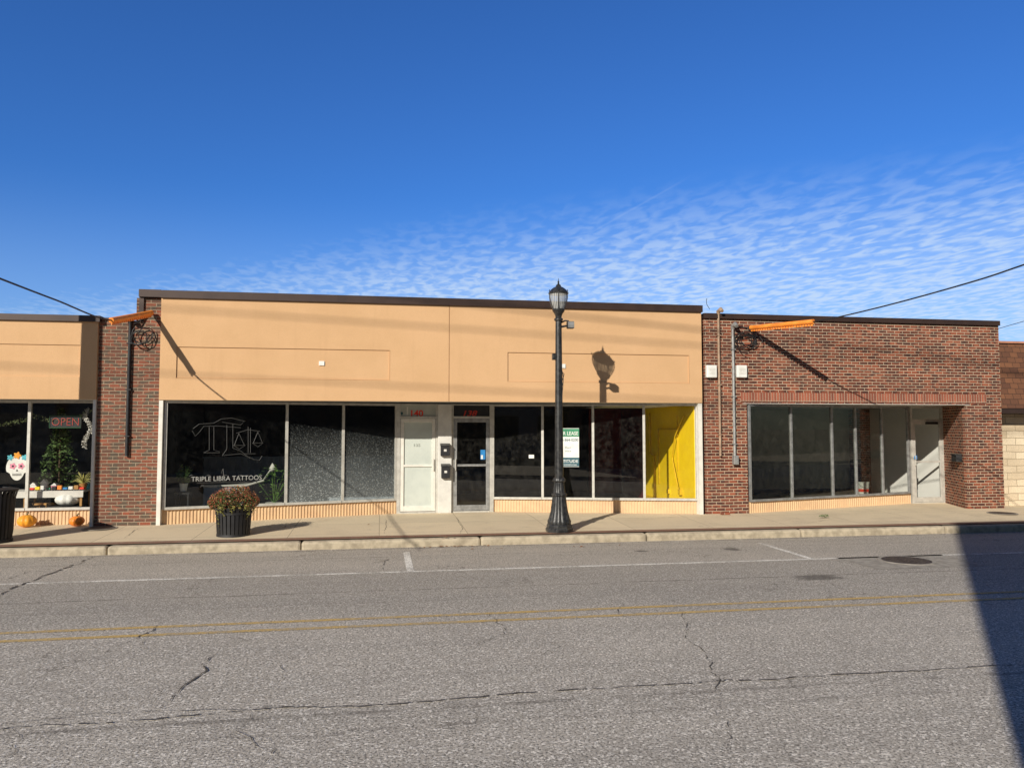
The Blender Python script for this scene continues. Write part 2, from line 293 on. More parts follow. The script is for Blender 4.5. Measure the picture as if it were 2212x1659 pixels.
# ---------------------------------------------------------------- mesh builder
class MB:
    def __init__(s): s.v=[];s.f=[]
    def add(s,vs,fs):
        n=len(s.v); s.v+=[tuple(v) for v in vs]; s.f+=[tuple(i+n for i in f) for f in fs]; return s
    def hexa(s,p):
        return s.add(p,[(0,3,2,1),(4,5,6,7),(0,1,5,4),(1,2,6,5),(2,3,7,6),(3,0,4,7)])
    def box(s,x0,x1,y0,y1,z0,z1):
        return s.hexa([(x0,y0,z0),(x1,y0,z0),(x1,y1,z0),(x0,y1,z0),(x0,y0,z1),(x1,y0,z1),(x1,y1,z1),(x0,y1,z1)])
    def obox(s,a,b,z0,z1,o0,o1):
        a=Vector(a[:2]);b=Vector(b[:2]);t=(b-a).normalized();n=Vector((-t.y,t.x))
        q=[a+n*o0,b+n*o0,b+n*o1,a+n*o1]
        return s.hexa([(p.x,p.y,z0) for p in q]+[(p.x,p.y,z1) for p in q])
    def quad(s,*p): return s.add(p,[tuple(range(len(p)))])
    def tube(s,path,r,n=8,cap=True):
        path=[Vector(p) for p in path]; k=len(path); rs=r if isinstance(r,(list,tuple)) else [r]*k
        vs=[];fs=[]; last=None
        for i,p in enumerate(path):
            d=(path[min(i+1,k-1)]-path[max(i-1,0)]).normalized()
            if last is None: u=d.orthogonal().normalized()
            else:
                u=(last-d*last.dot(d)); u=u.normalized() if u.length>1e-5 else d.orthogonal().normalized()
            last=u; w=d.cross(u)
            for j in range(n):
                a=2*math.pi*j/n; vs.append(p+(u*math.cos(a)+w*math.sin(a))*rs[i])
        for i in range(k-1):
            for j in range(n):
                fs.append((i*n+j,i*n+(j+1)%n,(i+1)*n+(j+1)%n,(i+1)*n+j))
        if cap: fs.append(tuple(range(n))[::-1]); fs.append(tuple((k-1)*n+j for j in range(n)))
        return s.add(vs,fs)
    def lathe(s,prof,c,n=24,ph=0,lob=0,nl=0):
        vs=[];fs=[];k=len(prof)
        for (r,z) in prof:
            for j in range(n):
                a=2*math.pi*j/n+ph; rr=r*(1+lob*abs(math.sin(a*nl/2)) if nl else 1)
                vs.append((c[0]+rr*math.cos(a),c[1]+rr*math.sin(a),c[2]+z))
        for i in range(k-1):
            for j in range(n): fs.append((i*n+j,i*n+(j+1)%n,(i+1)*n+(j+1)%n,(i+1)*n+j))
        fs.append(tuple(range(n))[::-1]); fs.append(tuple((k-1)*n+j for j in range(n)))
        return s.add(vs,fs)
    def leaves(s,c,rad,n,size,flat=0,shell=.5):
        for _ in range(n):
            while True:
                q=Vector([random.uniform(-1,1) for _ in range(3)])
                if shell<q.length<=1: break
            p=Vector((c[0]+q.x*rad[0],c[1]+q.y*rad[1],c[2]+q.z*rad[2]))
            u=Vector([random.gauss(0,1) for _ in range(3)]).normalized(); w=u.orthogonal().normalized()
            u*=size*random.uniform(.6,1.3); w*=size*random.uniform(.35,.6)
            s.quad(p-u,p+w,p+u,p-w)
        return s
    def build(s,name,m,parent=None,smooth=False,bevel=0):
        me=bpy.data.meshes.new(name); me.from_pydata(s.v,[],s.f); 
        bm=bmesh.new(); bm.from_mesh(me); bmesh.ops.recalc_face_normals(bm,faces=bm.faces); bm.to_mesh(me); bm.free()
        if smooth:
            for p in me.polygons: p.use_smooth=True
        me.materials.append(M[m] if isinstance(m,str) else m)
        o=bpy.data.objects.new(name,me); C.objects.link(o); attach(o,parent)
        if smooth:
            md=o.modifiers.new('e','EDGE_SPLIT'); md.split_angle=R(42)
        if bevel:
            md=o.modifiers.new('b','BEVEL'); md.width=bevel; md.segments=2; md.limit_method='ANGLE'
        return o
def attach(o,parent):
    if parent is not None:
        o.parent=parent
        if parent.type=='EMPTY': o.matrix_parent_inverse=Matrix.Translation(-Vector(parent.location))
def tag(o,label,cat=None,group=None,kind=None):
    o['label']=label
    if cat: o['category']=cat
    if group: o['group']=group
    if kind: o['kind']=kind
    return o
def root(name,loc,label,cat,group=None):
    o=bpy.data.objects.new(name,None); o.location=loc; o.empty_display_size=.2; C.objects.link(o); return tag(o,label,cat,group)
def struct(mb,name,m,**k):
    o=mb.build(name,m,None,**k); o['kind']='structure'; return o
def text(name,s,m,p0,p1,h,parent,off=.006,bold=0,shear=0):
    cu=bpy.data.curves.new('t','FONT'); cu.body=s; cu.offset=bold; cu.shear=shear; cu.resolution_u=4
    ob=bpy.data.objects.new('t',cu); C.objects.link(ob); bpy.context.view_layer.update()
    dg=bpy.context.evaluated_depsgraph_get(); me=bpy.data.meshes.new_from_object(ob.evaluated_get(dg))
    bpy.data.objects.remove(ob)
    xs=[v.co.x for v in me.vertices]; ys=[v.co.y for v in me.vertices]
    x0,x1,y0,y1=min(xs),max(xs),min(ys),max(ys)
    p0=Vector(p0);p1=Vector(p1);e=p1-p0; n=Vector((-e.y,e.x,0)).normalized()
    for v in me.vertices:
        fx=(v.co.x-x0)/(x1-x0); fz=(v.co.y-y0)/(y1-y0)
        v.co=p0+e*fx+Vector((0,0,h*fz))-n*off
    me.materials.clear(); me.materials.append(M[m])
    o=bpy.data.objects.new(name,me); me.name=name; C.objects.link(o); attach(o,parent); return o
def sheet(mb,x0,x1,z0,z1,holes,y,depth,fill=True):
    xs=sorted({x0,x1}|{h[0] for h in holes}|{h[1] for h in holes}); zs=sorted({z0,z1}|{h[2] for h in holes}|{h[3] for h in holes})
    for i in range(len(xs)-1):
        for j in range(len(zs)-1):
            cx=(xs[i]+xs[i+1])/2;cz=(zs[j]+zs[j+1])/2
            if any(h[0]<cx<h[1] and h[2]<cz<h[3] for h in holes): continue
            mb.quad((xs[i],y,zs[j]),(xs[i+1],y,zs[j]),(xs[i+1],y,zs[j+1]),(xs[i],y,zs[j+1]))
    for h in holes:
        a,b,c,d,fl,dp=h
        mb.quad((a,y,c),(a,y+dp,c),(a,y+dp,d),(a,y,d)); mb.quad((b,y,c),(b,y+dp,c),(b,y+dp,d),(b,y,d))
        mb.quad((a,y,d),(b,y,d),(b,y+dp,d),(a,y+dp,d)); mb.quad((a,y,c),(b,y,c),(b,y+dp,c),(a,y+dp,c))
        if fl: mb.quad((a,y+dp,c),(b,y+dp,c),(b,y+dp,d),(a,y+dp,d))
    for xx in (x0,x1): mb.quad((xx,y,z0),(xx,y+depth,z0),(xx,y+depth,z1),(xx,y,z1))
    mb.quad((x0,y,z0),(x1,y,z0),(x1,y+depth,z0),(x0,y+depth,z0)); 

# ---------------------------------------------------------------- setting
ZR=-.2
struct(MB().quad((-900,-900,-.23),(900,-900,-.23),(900,900,-.23),(-900,900,-.23)),'ground','ground')
struct(MB().quad((-120,3.5,ZR),(120,3.5,ZR),(120,13.86,ZR),(-120,13.86,ZR)),'road','asphalt')
sw=MB()
sw.quad((-60,14.33,-.05),(60,14.33,-.05),(60,16.15,0),(-60,16.15,0)); sw.quad((-60,16.15,0),(60,16.15,0),(60,18.2,0.004),(-60,18.2,.004))
struct(sw,'sidewalk','sidewalk')
struct(MB().quad((-60,14.06,-.052),(60,14.06,-.052),(60,14.33,-.05),(-60,14.33,-.05)),'brick_pavement_band','band')
kb=MB(); kj=G(1036,1157,-.05).x
x=kj-3.13*16
while x<50:
    kb.box(x+.004,x+3.13-.004,13.86,14.055,-.3,-.06); x+=3.13
struct(kb,'kerb','kerb',bevel=.045)
struct(MB().box(-60,60,-4,3.3,-.3,-.05),'opposite_sidewalk','kerb')
struct(MB().box(-60,60,3.3,3.5,-.3,-.048),'opposite_kerb','kerb')
def strip(name,y0,y1,x0,x1,m,z=.004):
    return struct(MB().quad((x0,y0,ZR+z),(x1,y0,ZR+z),(x1,y1,ZR+z),(x0,y1,ZR+z)),name,m)
strip('parking_lane_line',11.47,11.56,-60,60,'white_line')
strip('centre_line',8.75,8.84,-60,60,'yellow_line')
strip('centre_line',8.42,8.51,-60,60,'yellow_line')
a=G(876,1187,ZR); strip('stall_line',11.57,13.3,a.x-.05,a.x+.06,'white_line')
a=G(1690,1188,ZR); strip('stall_line',11.57,13.3,a.x-.05,a.x+.05,'white_line')
def ribbon(mb,pts,w,z,jit=.03,step=.05):
    out=[]
    for i in range(len(pts)-1):
        p=Vector(pts[i][:2]);q=Vector(pts[i+1][:2]); n=max(1,int((q-p).length/step))
        for k in range(n): out.append(p.lerp(q,k/n))
    out.append(Vector(pts[-1][:2])); dr=Vector((0,0))
    pv=None
    for i,p in enumerate(out):
        dr=dr*.8+Vector((random.gauss(0,jit),random.gauss(0,jit)))*.6
        c=p+dr; d=(out[min(i+1,len(out)-1)]-out[max(0,i-1)]).normalized(); n=Vector((-d.y,d.x))
        ww=w*random.uniform(.15,1.2)*(.3+.7*min(1,min(i,len(out)-1-i)/8))
        cur=(c+n*ww/2,c-n*ww/2)
        if pv and random.random()>.16: mb.quad((*pv[0],z),(*cur[0],z),(*cur[1],z),(*pv[1],z))
        pv=cur
ck=MB()
def crk(px,w,jit=.03): ribbon(ck,[G(a,b,ZR) for a,b in px],w*.75,ZR+.008,jit)
crk([(-60,1582),(300,1555),(600,1530),(850,1520),(1100,1500),(1400,1482),(1500,1475),(1700,1465),(1900,1455),(2260,1434)],.028,.018)
crk([(0,1566),(200,1545),(340,1537),(500,1535),(700,1520)],.012,.02)
crk([(470,1408),(440,1437),(445,1452),(400,1478),(372,1505),(345,1535)],.028,.016)
crk([(395,1478),(350,1490),(330,1520)],.01)
crk([(352,1343),(300,1380),(250,1398),(215,1418)],.022)
crk([(330,1365),(310,1385),(320,1405)],.012)
crk([(205,1202),(150,1225),(90,1245),(0,1288)],.05,.03)
crk([(130,1232),(60,1236),(-20,1262)],.03,.03)
crk([(1485,1322),(1500,1385),(1530,1430),(1555,1470),(1550,1520)],.014)
crk([(1550,1520),(1575,1590),(1570,1640)],.009)
crk([(1043,1308),(1060,1335),(1095,1362),(1050,1385),(1030,1400)],.016)
crk([(1090,1362),(1130,1372)],.012)
crk([(820,1232),(845,1208),(800,1222)],.02); crk([(540,1545),(520,1580),(560,1620)],.012)
crk([(25,1640),(40,1610),(20,1580)],.016); crk([(1340,1300),(1345,1330),(1390,1350)],.012)
crk([(1570,1178),(1600,1190)],.02); crk([(640,1420),(600,1440),(620,1470)],.010)
crk([(560,1660),(600,1620),(590,1600)],.016); crk([(1180,1375),(1200,1400),(1160,1420)],.01)
struct(ck,'road_crack','crack')
cs=MB()
def sck(px,w): 
    pts=[G(a,b,-.02) for a,b in px]
    out=MB(); ribbon(out,pts,w,0,.01)
    for f in out.f:
        vs=[]
        for i in f:
            x_,y_,_=out.v[i]; zz=-.05+max(0,min(1,(y_-14.33)/1.82))*.05+.005; vs.append((x_,y_,zz))
        cs.quad(*vs)
sck([(985,1120),(1000,1140),(992,1150)],.012); sck([(300,1142),(270,1160)],.012); sck([(1335,1120),(1400,1122),(1480,1116)],.01); sck([(120,1150),(250,1143)],.01); sck([(1690,1122),(1745,1127),(1800,1121)],.01)
sck([(560,1148),(640,1135),(700,1139)],.01); sck([(830,1150),(835,1122)],.01)
struct(cs,'pavement_crack','crack')
mc=G(1958,1211,ZR)
pt=MB().quad((mc.x-.95,mc.y-.62,ZR+.004),(mc.x+.95,mc.y-.62,ZR+.004),(mc.x+.95,mc.y+.44,ZR+.004),(mc.x-.95,mc.y+.44,ZR+.004))
struct(pt,'road_patch','patch')
mh=root('manhole_cover',(mc.x,mc.y,ZR),'round rusty iron manhole cover set in the road at right','manhole cover')
MB().lathe([(.42,.005),(.42,.012),(.37,.012),(.37,.006)],(mc.x,mc.y,ZR),40).build('ring','patch',mh)
g=MB().lathe([(.36,.006),(.36,.014)],(mc.x,mc.y,ZR),40)
for i in range(-4,5):
    for j in range(-4,5):
        if i*i+j*j<18: g.box(mc.x+i*.07-.02,mc.x+i*.07+.02,mc.y+j*.07-.02,mc.y+j*.07+.02,ZR+.014,ZR+.02)
g.build('lid','iron',mh)
for (px,py,lb) in ((215,1143,'flat dark utility cover in the sidewalk before the left brick pier'),(2165,1109,'flat dark utility cover in the sidewalk at far right')):
    g=G(px,py,-.02); zz=-.05+(g.y-14.33)/1.82*.05+.009
    hc=root('utility_cover',(g.x,g.y,zz),lb,'utility cover'); MB().lathe([(.27,0),(.27,.006)],(g.x,g.y,zz),28).build('lid','iron',hc); MB().lathe([(.31,-.002),(.31,.003)],(g.x,g.y,zz),28).build('ring','patch',hc)

# ---------------------------------------------------------------- generic building pieces
ZS=2.46
def ribs(rootobj,a,b,z0,z1,label=None):
    a=Vector(a[:2]);b=Vector(b[:2]);t=(b-a);ln=t.length;t.normalize();n=Vector((-t.y,t.x)); mb=MB(); k=int(ln/.064); w=ln/k
    prof=[]
    for i in range(k):
        for (f,o_) in ((0,0),(.32,0),(.42,.014),(.9,.014)): prof.append(a+t*(w*(i+f))+n*o_)
    prof.append(b)
    for p,q in zip(prof,prof[1:]): mb.quad((p.x,p.y,z0),(q.x,q.y,z0),(q.x,q.y,z1),(p.x,p.y,z1))
    return mb.build('bulkhead','rib',rootobj)
def storefront(rootobj,a,b,pxs,pyref,z0,z1,mats,w=.055,frame='alu'):
    a=Vector(a[:2]);b=Vector(b[:2]);t=(b-a).normalized(); fr=MB(); pts=[]
    for px in pxs:
        p=L(px,pyref,a,b); p=Vector((p.x,p.y)); pts.append(p)
        fr.obox(p-t*w/2,p+t*w/2,z0,z1,-.035,.03)
    for p,q in zip(pts,pts[1:]):
        fr.obox(p+t*w/2,q-t*w/2,z0,z0+.05,-.045,.028); fr.obox(p+t*w/2,q-t*w/2,z1-.05,z1,-.03,.028)
    fo=fr.build('storefront_window',frame,rootobj)
    for i,(p,q) in enumerate(zip(pts,pts[1:])):
        p=p+t*w/2;q=q-t*w/2
        MB().quad((p.x,p.y,z0+.05),(q.x,q.y,z0+.05),(q.x,q.y,z1-.05),(p.x,p.y,z1-.05)).build('pane',mats[i],fo)
    return fo,pts
def door(rootobj,a,b,z0,zt,pane,frame='alu',mid=1.12,hside=-1,label=None):
    a=Vector(a[:2]);b=Vector(b[:2]);t=(b-a).normalized();s=.075;fr=MB()
    fr.obox(a,a+t*s,z0,zt,-.03,.02);fr.obox(b-t*s,b,z0,zt,-.03,.02)
    fr.obox(a+t*s,b-t*s,z0,z0+.12,-.027,.018);fr.obox(a+t*s,b-t*s,zt-.08,zt,-.027,.018);fr.obox(a+t*s,b-t*s,mid-.025,mid+.025,-.027,.018)
    d=fr.build('door',frame,rootobj,bevel=.004)
    if label: d['label']=label
    for (q0,q1) in ((z0+.12,mid-.025),(mid+.025,zt-.08)):
        p=a+t*s;q=b-t*s; MB().quad((p.x,p.y,q0),(q.x,q.y,q0),(q.x,q.y,q1),(p.x,p.y,q1)).build('pane',pane,d)
    n=Vector((-t.y,t.x)); h=(a+t*.04 if hside<0 else b-t*.04)-n*.07
    hb=MB().tube([(h.x+n.x*.045,h.y+n.y*.045,.95),(h.x,h.y,.95),(h.x,h.y,1.2),(h.x+n.x*.045,h.y+n.y*.045,1.2)],.012); hb.build('handle','alu',d,smooth=True)
    return d
def shell(rootobj,x0,x1,ztop,m='plainwall',yb=24.2,front=None):
    w=MB(); w.box(x0,x0+.12,Y0+.12,yb,0,ztop);w.box(x1-.12,x1,Y0+.12,yb,0,ztop);w.box(x0+.12,x1-.12,yb-.2,yb,0,ztop); w.build('outer_wall',m,rootobj)
    MB().box(x0+.12,x1-.12,Y0+.31,yb-.2,ztop-.5,ztop-.4).build('roof','roof',rootobj)

# ---------------------------------------------------------------- MAIN building
xA=P(313,760,Y0).x; xS0=P(347,760,Y0).x; xS1=P(1514,760,Y0).x; xJ=P(970,760,Y0).x
main=root('shop_building',((xA+xS1)/2,Y0,0),'wide single storey shop building with tan stucco fascia, numbers 140 and 138 over its doors','building')
zc0,zc1=4.49,4.64
a=P(383,745,Y0);b=P(841,815,Y0);c_=P(1096,760,Y0);d_=P(1487,821,Y0)
zt1,zb1=3.52,2.90
st=MB()
hl=[(xJ-.006,xJ+.006,ZS,zc0,True,.02)]
for (u0,u1) in ((a.x,b.x),(c_.x,d_.x)):
    hl+=[(u0,u1,zb1,zt1,True,.022),(u1+.004,u1+.010,zb1-.012,zt1,True,.012),(u0,u1+.003,zb1-.010,zb1-.004,True,.006)]
sheet(st,xS0,xS1,ZS,zc0,hl,Y0-.04,.3)
st.build('stucco_fascia','stucco',main)
cp=MB(); cp.box(P(350,640,Y0).x,xS1+.02,Y0-.09,Y0+.3,zc0,zc1); cp.build('parapet_cap','cap',main)
cp=MB(); cp.box(P(302,640,Y0).x,P(350,640,Y0).x-.004,Y0-.075,Y0+.3,zc0+.01,zc1+.008); cp.box(P(302,640,Y0).x,P(312,640,Y0).x,Y0-.03,Y0+.3,4.0,zc0+.01); cp.build('parapet_corner_flashing','cap',main)
bp_=MB(); bp_.box(xA-.18,xS0,Y0+.012,Y0+.31,-.02,4.485); bp_.build('brick_pier','brick_l',main)
shell(main,xS0-.2,xS1+.08,4.45)
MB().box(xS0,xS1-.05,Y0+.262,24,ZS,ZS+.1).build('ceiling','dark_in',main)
MB().box(xS0,xS1-.05,Y0-.03,Y0+.26,ZS-.004,ZS+.0).build('soffit','offwhite',main)
A0=(xS0+.05,16.27); A1=G(858,1107,0); A1=(A1.x,17.5); B0=(G(1063,1104,0).x,17.5); B1=(xS1-.06,16.32)
zk=.29
o1,_=storefront(main,A0,A1,[357,619,741,855],960,zk,ZS-.01,['glass','film2','film'])
o2,_=storefront(main,B0,B1,[1065,1172,1281,1391,1506],960,zk,ZS-.01,['glassd','glass','glassd','glassc'])
ribs(main,A0,A1,0,zk);ribs(main,B0,B1,0,zk)
jb=MB().box(xS0-.0,xS0+.075,Y0-.02,Y0+.3,0,ZS-.006); jb.build('jamb','jamb',main)
MB().box(xS1-.09,xS1-.0,Y0-.02,Y0+.3,0,ZS-.006).build('jamb','jamb',main)
YD=17.5
def XD(px): return P(px,1000,YD).x
en=MB()
x0,x1=XD(860),XD(945); x2,x3=XD(975),XD(1061)
en.box(x0-.03,x0+.045,YD-.04,YD+.08,0,ZS-.01); en.box(x1-.045,x1,YD-.04,YD+.08,0,ZS-.01); en.box(x2,x2+.045,YD-.04,YD+.08,0,ZS-.01); en.box(x3-.04,x3+.05,YD-.04,YD+.08,0,ZS-.01)
for p,q in ((x0+.045,x1-.045),(x2+.045,x3-.04)):
    en.box(p,q,YD-.037,YD+.078,2.12,2.17); en.box(p,q,YD-.037,YD+.078,ZS-.04,ZS-.012); en.box(p,q,YD-.05,YD+.078,0,.035)
en.build('door_frame','alu',main)
d1=door(main,(x0+.05,YD),(x1-.05,YD),.045,2.115,'whitefilm','jamb',1.06,1,'white papered glass door with pale metal frame')
d2=door(main,(x2+.05,YD),(x3-.045,YD),.045,2.115,'glassd','alud',1.06,-1,'dark glass door with grey metal frame')
t1=MB().box(x0+.045,x1-.045,YD-.005,YD+.02,2.17,ZS-.04).build('transom','transom',main)
t2=MB().box(x2+.045,x3-.04,YD-.005,YD+.02,2.17,ZS-.04).build('transom','blackm',main)
text('number',"140",'red',P(888,900,YD-.01),P(914,900,YD-.01),.15,t1,.004,.02)
bx_=P(880,892,YD); MB().box(bx_.x-.015,bx_.x+.015,YD-.012,YD-.006,2.2,2.38).build('notice','offwhite',t1)
hx=P(868,893,YD); bdg=MB(); bdg.add([(hx.x+.03*math.cos(k*math.pi/3),YD-.012,hx.z+.035*math.sin(k*math.pi/3)) for k in range(6)],[tuple(range(6))]); bdg.build('badge','navy',t1)
text('number',"138",'redd',P(1001,899,YD-.01),P(1031,899,YD-.01),.13,t2,.004,.02,.25)
text('paper_note',"135",'note',P(894,964,YD-.01),P(907,964,YD-.01),.06,d1,.006)
sk=P(1043,981,YD); sd=MB().box(sk.x-.055,sk.x+.055,YD-.012,YD-.006,sk.z-.12,sk.z+.1).build('sticker','blue',d2)
MB().box(sk.x-.045,sk.x-.0,YD-.016,YD-.0125,sk.z-.11,sk.z-.02).build('sticker','white',d2)
pr_=MB().box(x1+.002,x2-.002,YD-.1,YD+.3,0,ZS-.012).build('entry_pier','offwhite',main,bevel=.01)
MB().box(xS0+.02,xS1-.06,Y0+.12,24,-.05,.0).build('foundation','floor_in',main)
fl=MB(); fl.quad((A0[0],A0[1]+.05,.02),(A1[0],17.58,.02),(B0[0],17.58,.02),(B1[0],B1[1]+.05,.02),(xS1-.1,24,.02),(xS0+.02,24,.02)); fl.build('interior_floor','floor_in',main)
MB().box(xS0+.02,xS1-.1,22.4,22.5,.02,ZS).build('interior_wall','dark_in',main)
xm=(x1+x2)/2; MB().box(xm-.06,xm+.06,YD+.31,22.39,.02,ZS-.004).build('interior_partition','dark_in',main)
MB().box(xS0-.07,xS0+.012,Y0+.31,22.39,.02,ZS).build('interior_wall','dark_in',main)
wn=MB()
x=xS0+.05
while x<xm-.4:
    wn.box(x,x+.145,20.0,20.03,.02,1.16); x+=.15
wn.box(xS0+.03,xm-.3,19.97,20.04,1.16,1.2); wn.build('wainscot','wains',main)
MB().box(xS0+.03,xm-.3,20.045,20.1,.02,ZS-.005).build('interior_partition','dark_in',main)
yx=xS1-.105
yw=MB().box(yx,yx+.05,B1[1]+.08,19.7,.02,ZS-.002).build('interior_wall','yellow_in',main); yw['label']='bright yellow painted side wall'
MB().box(yx-1.6,yx-.01,B1[1]+1.0,19.7,ZS-.03,ZS-.004).build('ceiling_bounce_board','white_in',main)  # white board added under the dark ceiling to bounce light on the yellow wall
MB().quad((yx-1.5,17.15,.024),(yx-.03,16.75,.024),(yx-.03,19.6,.024),(yx-1.5,19.6,.024)).build('floor_bounce_sheet','white_in',main)  # unseen pale sheet added to throw sunlight up onto the yellow wall
tm=MB()
tm.box(yx-.02,yx,17.35,17.38,.9,2.2); tm.box(yx-.02,yx,18.6,18.64,.5,1.9); tm.box(yx-.02,yx,17.38,18.6,1.86,1.9); tm.box(yx-.025,yx-.001,16.5,19.6,.02,.14)
tm.tube([(yx-.03,18.9,.1),(yx-.03,18.9,1.2),(yx-.03,19.2,1.25),(yx-.03,19.2,2.3)],.02); tm.box(yx-.07,yx,17.1,17.22,.35,.47); tm.box(yx-.05,yx,17.9,18.0,.32,.42)
tm.tube([(yx-.04,16.9,2.2),(yx-.1,17.3,1.7),(yx-.05,17.6,1.2),(yx-.09,17.15,.47)],.012,6)
tm.build('wall_trim','yellow_t',yw)
MB().box(yx+.0,yx+.05,19.71,21.6,.02,ZS-.002).build('interior_wall','red_in',main)
MB().box(yx-1.0,yx-.02,21.62,21.7,.02,ZS-.002).build('interior_wall','red_in',main)
def lp(px,py,off=.012): return L(px,py,A0,A1,off)
lg=MB()
for pts in ([(415,930),(422,942),(432,932),(440,921),(470,920),(520,924)],[(417,926),(430,916),(462,914),(478,905),(500,903),(528,910),(520,918),(480,912)],
    [(452,922),(452,972),(440,978)],[(462,922),(462,972),(475,976)],[(440,978),(475,978)],
    [(490,918),(490,970),(480,984)],[(503,916),(503,968)],[(480,984),(520,980),(548,992),(560,994),(566,985)],[(503,968),(520,974),(540,990)],
    [(510,936),(536,928),(562,932)],[(536,922),(536,978)],[(541,924),(541,978)],[(527,980),(552,980)],
    [(516,936),(506,962)],[(516,936),(528,962)],[(504,962),(517,970),(530,962),(504,962)],
    [(557,933),(547,957)],[(557,933),(567,957)],[(545,957),(557,965),(568,957),(545,957)]):
    lg.tube([lp(*q) for q in pts],.006,5)
lg.build('vinyl_logo','ghost',o1)
text('lettering',"TRIPLE LIBRA TATTOOS",'ghostw',lp(413,1040),lp(565,1036),.095,o1,.0,.0)
text('lettering',"Private",'ghost',lp(432,1053),lp(470,1052),.06,o1,.0,0,.3)
fl_=MB(); fl_.tube([lp(478,1022),lp(482,1012),lp(484,1040)],.005,5); fl_.tube([lp(425,1043),lp(555,1040)],.003,5)
for px in (413,450,486,520,563): fl_.tube([lp(px-4,1028),lp(px,1026),lp(px+4,1027)],.004,5)
fl_.build('lettering_flourish','ghostg',o1)
for (px,py) in ((695,785),(1216,791)):
    q=P(px,py,Y0-.02); MB().box(q.x-.055,q.x+.055,Y0-.04,Y0-.021+.0,q.z-.045,q.z+.045).build('cover_plate','white',main,bevel=.005)
q=L(1148,986,B0,B1,.01); ww=.06
t_=(Vector(B1)-Vector(B0)).normalized()
MB().obox(Vector((q.x,q.y))-t_*ww,Vector((q.x,q.y))+t_*ww,q.z-.04,q.z+.04,-.004,0).build('card','white',o2)

# FOR LEASE sign
fs=L(1228,966,B0,B1,.02); sgn=root('lease_sign',(fs.x,fs.y,fs.z-.45),'green and white FOR LEASE sign hung on the shop window behind the lamp post','sign')
def q2(px,py,off): return L(px,py,B0,B1,off)
def plate(px0,px1,py0,py1,m,nm,off,par):
    a=q2(px0,py1,off);b=q2(px1,py1,off);c=q2(px1,py0,off);d=q2(px0,py0,off)
    z0=(a.z+b.z)/2;z1=(c.z+d.z)/2
    return MB().obox(a,b,z0,z1,-.002,.002).build(nm,m,par)
plate(1203,1251,925,1008,'white','board',.040,sgn); 
hd=plate(1203,1251,926,943,'green','header_band',.045,sgn); ft=plate(1203,1251,988,1007,'navy','footer_band',.045,sgn)
text('lettering','FOR LEASE','signw',q2(1205,940,.049),q2(1249,940,.049),.085,hd,0,.01)
text('lettering','708-864-0200','navy',q2(1206,953,.046),q2(1249,953,.046),.06,sgn,0,.01)
text('lettering','Short','navy',q2(1220,968,.046),q2(1234,968,.046),.035,sgn,0)
text('lettering','Visit','navy',q2(1220,976,.046),q2(1234,976,.046),.035,sgn,0)
text('lettering','LATITUDE','signw',q2(1205,999,.049),q2(1249,999,.049),.065,ft,0,.01)
text('lettering','COMMERCIAL','signw',q2(1212,1005,.049),q2(1247,1005,.049),.03,ft,0,.0)

def mailbox(px,py,Y,w,h,d,label,wht=False):
    q=P(px,py,Y); r_=root('mailbox',(q.x,Y,q.z-h/2),label,'mailbox')
    MB().box(q.x-w/2,q.x+w/2,Y-d,Y-.002,q.z-h/2,q.z+h/2-.04).build('box','blackm',r_,bevel=.008)
    MB().hexa([(q.x-w/2-.008,Y-d-.015,q.z+h/2-.038),(q.x+w/2+.008,Y-d-.015,q.z+h/2-.038),(q.x+w/2+.008,Y-.002,q.z+h/2-.038),(q.x-w/2-.008,Y-.002,q.z+h/2-.038),
              (q.x-w/2-.008,Y-d-.01,q.z+h/2-.02),(q.x+w/2+.008,Y-d-.01,q.z+h/2-.02),(q.x+w/2+.008,Y-.002,q.z+h/2+.02),(q.x-w/2-.008,Y-.002,q.z+h/2+.02)]).build('lid','black',r_)
    if wht: MB().box(q.x-.03,q.x+.03,Y-d-.006,Y-d-.002,q.z-.03,q.z+.02).build('label_plate','offwhite',r_)
mailbox(961,972,YD-.1,.2,.26,.1,'upper black mailbox on the white pier between the two doors',True)
mailbox(962,1018,YD-.1,.19,.3,.1,'lower black mailbox on the white pier between the two doors',True)

# things inside tattoo shop
pp=L(597,1050,A0,A1,-.36); 
rp=root('potted_plant',(pp.x,pp.y,.02),'leafy green potted plant inside the dark window behind the planter','plant')
MB().lathe([(.12,0),(.17,.28),(.18,.3),(.15,.3)],(pp.x,pp.y,.02),20).build('pot','offwhite',rp,smooth=True)
lv=MB()
for i in range(110):
    a=random.uniform(0,6.28);r_=random.uniform(.05,.27);z=random.uniform(.35,1.1); c=Vector((pp.x+r_*math.cos(a)*1.2,pp.y+r_*math.sin(a)*.8,z))
    d=Vector((math.cos(a),math.sin(a),random.uniform(-.4,.5)))*random.uniform(.08,.14); s_=Vector((-d.y,d.x,0)).normalized()*random.uniform(.025,.045)
    lv.quad(c,c+d*.5+s_,c+d,c+d*.5-s_)
    if i%8==0: lv.tube([(pp.x,pp.y,.3),c],.006,5)
lv.build('foliage','leafb',rp)
pq=L(398,1030,A0,A1,-.35)
r2=root('potted_plant',(pq.x,pq.y,.62),'small plant in a white pot at the left end of the dark window','plant')
MB().lathe([(.06,0),(.085,.15),(.09,.16),(.07,.16)],(pq.x,pq.y,.62),18).build('pot','white',r2,smooth=True)
MB().leaves((pq.x,pq.y,.95),(.14,.14,.2),120,.05).build('foliage','leaf',r2)
r2b=root('display_stand',(pq.x,pq.y,.02),'dark display stand under the white pot','stand')
MB().box(pq.x-.15,pq.x+.15,pq.y-.15,pq.y+.15,.56,.6).build('top','dark_in',r2b)
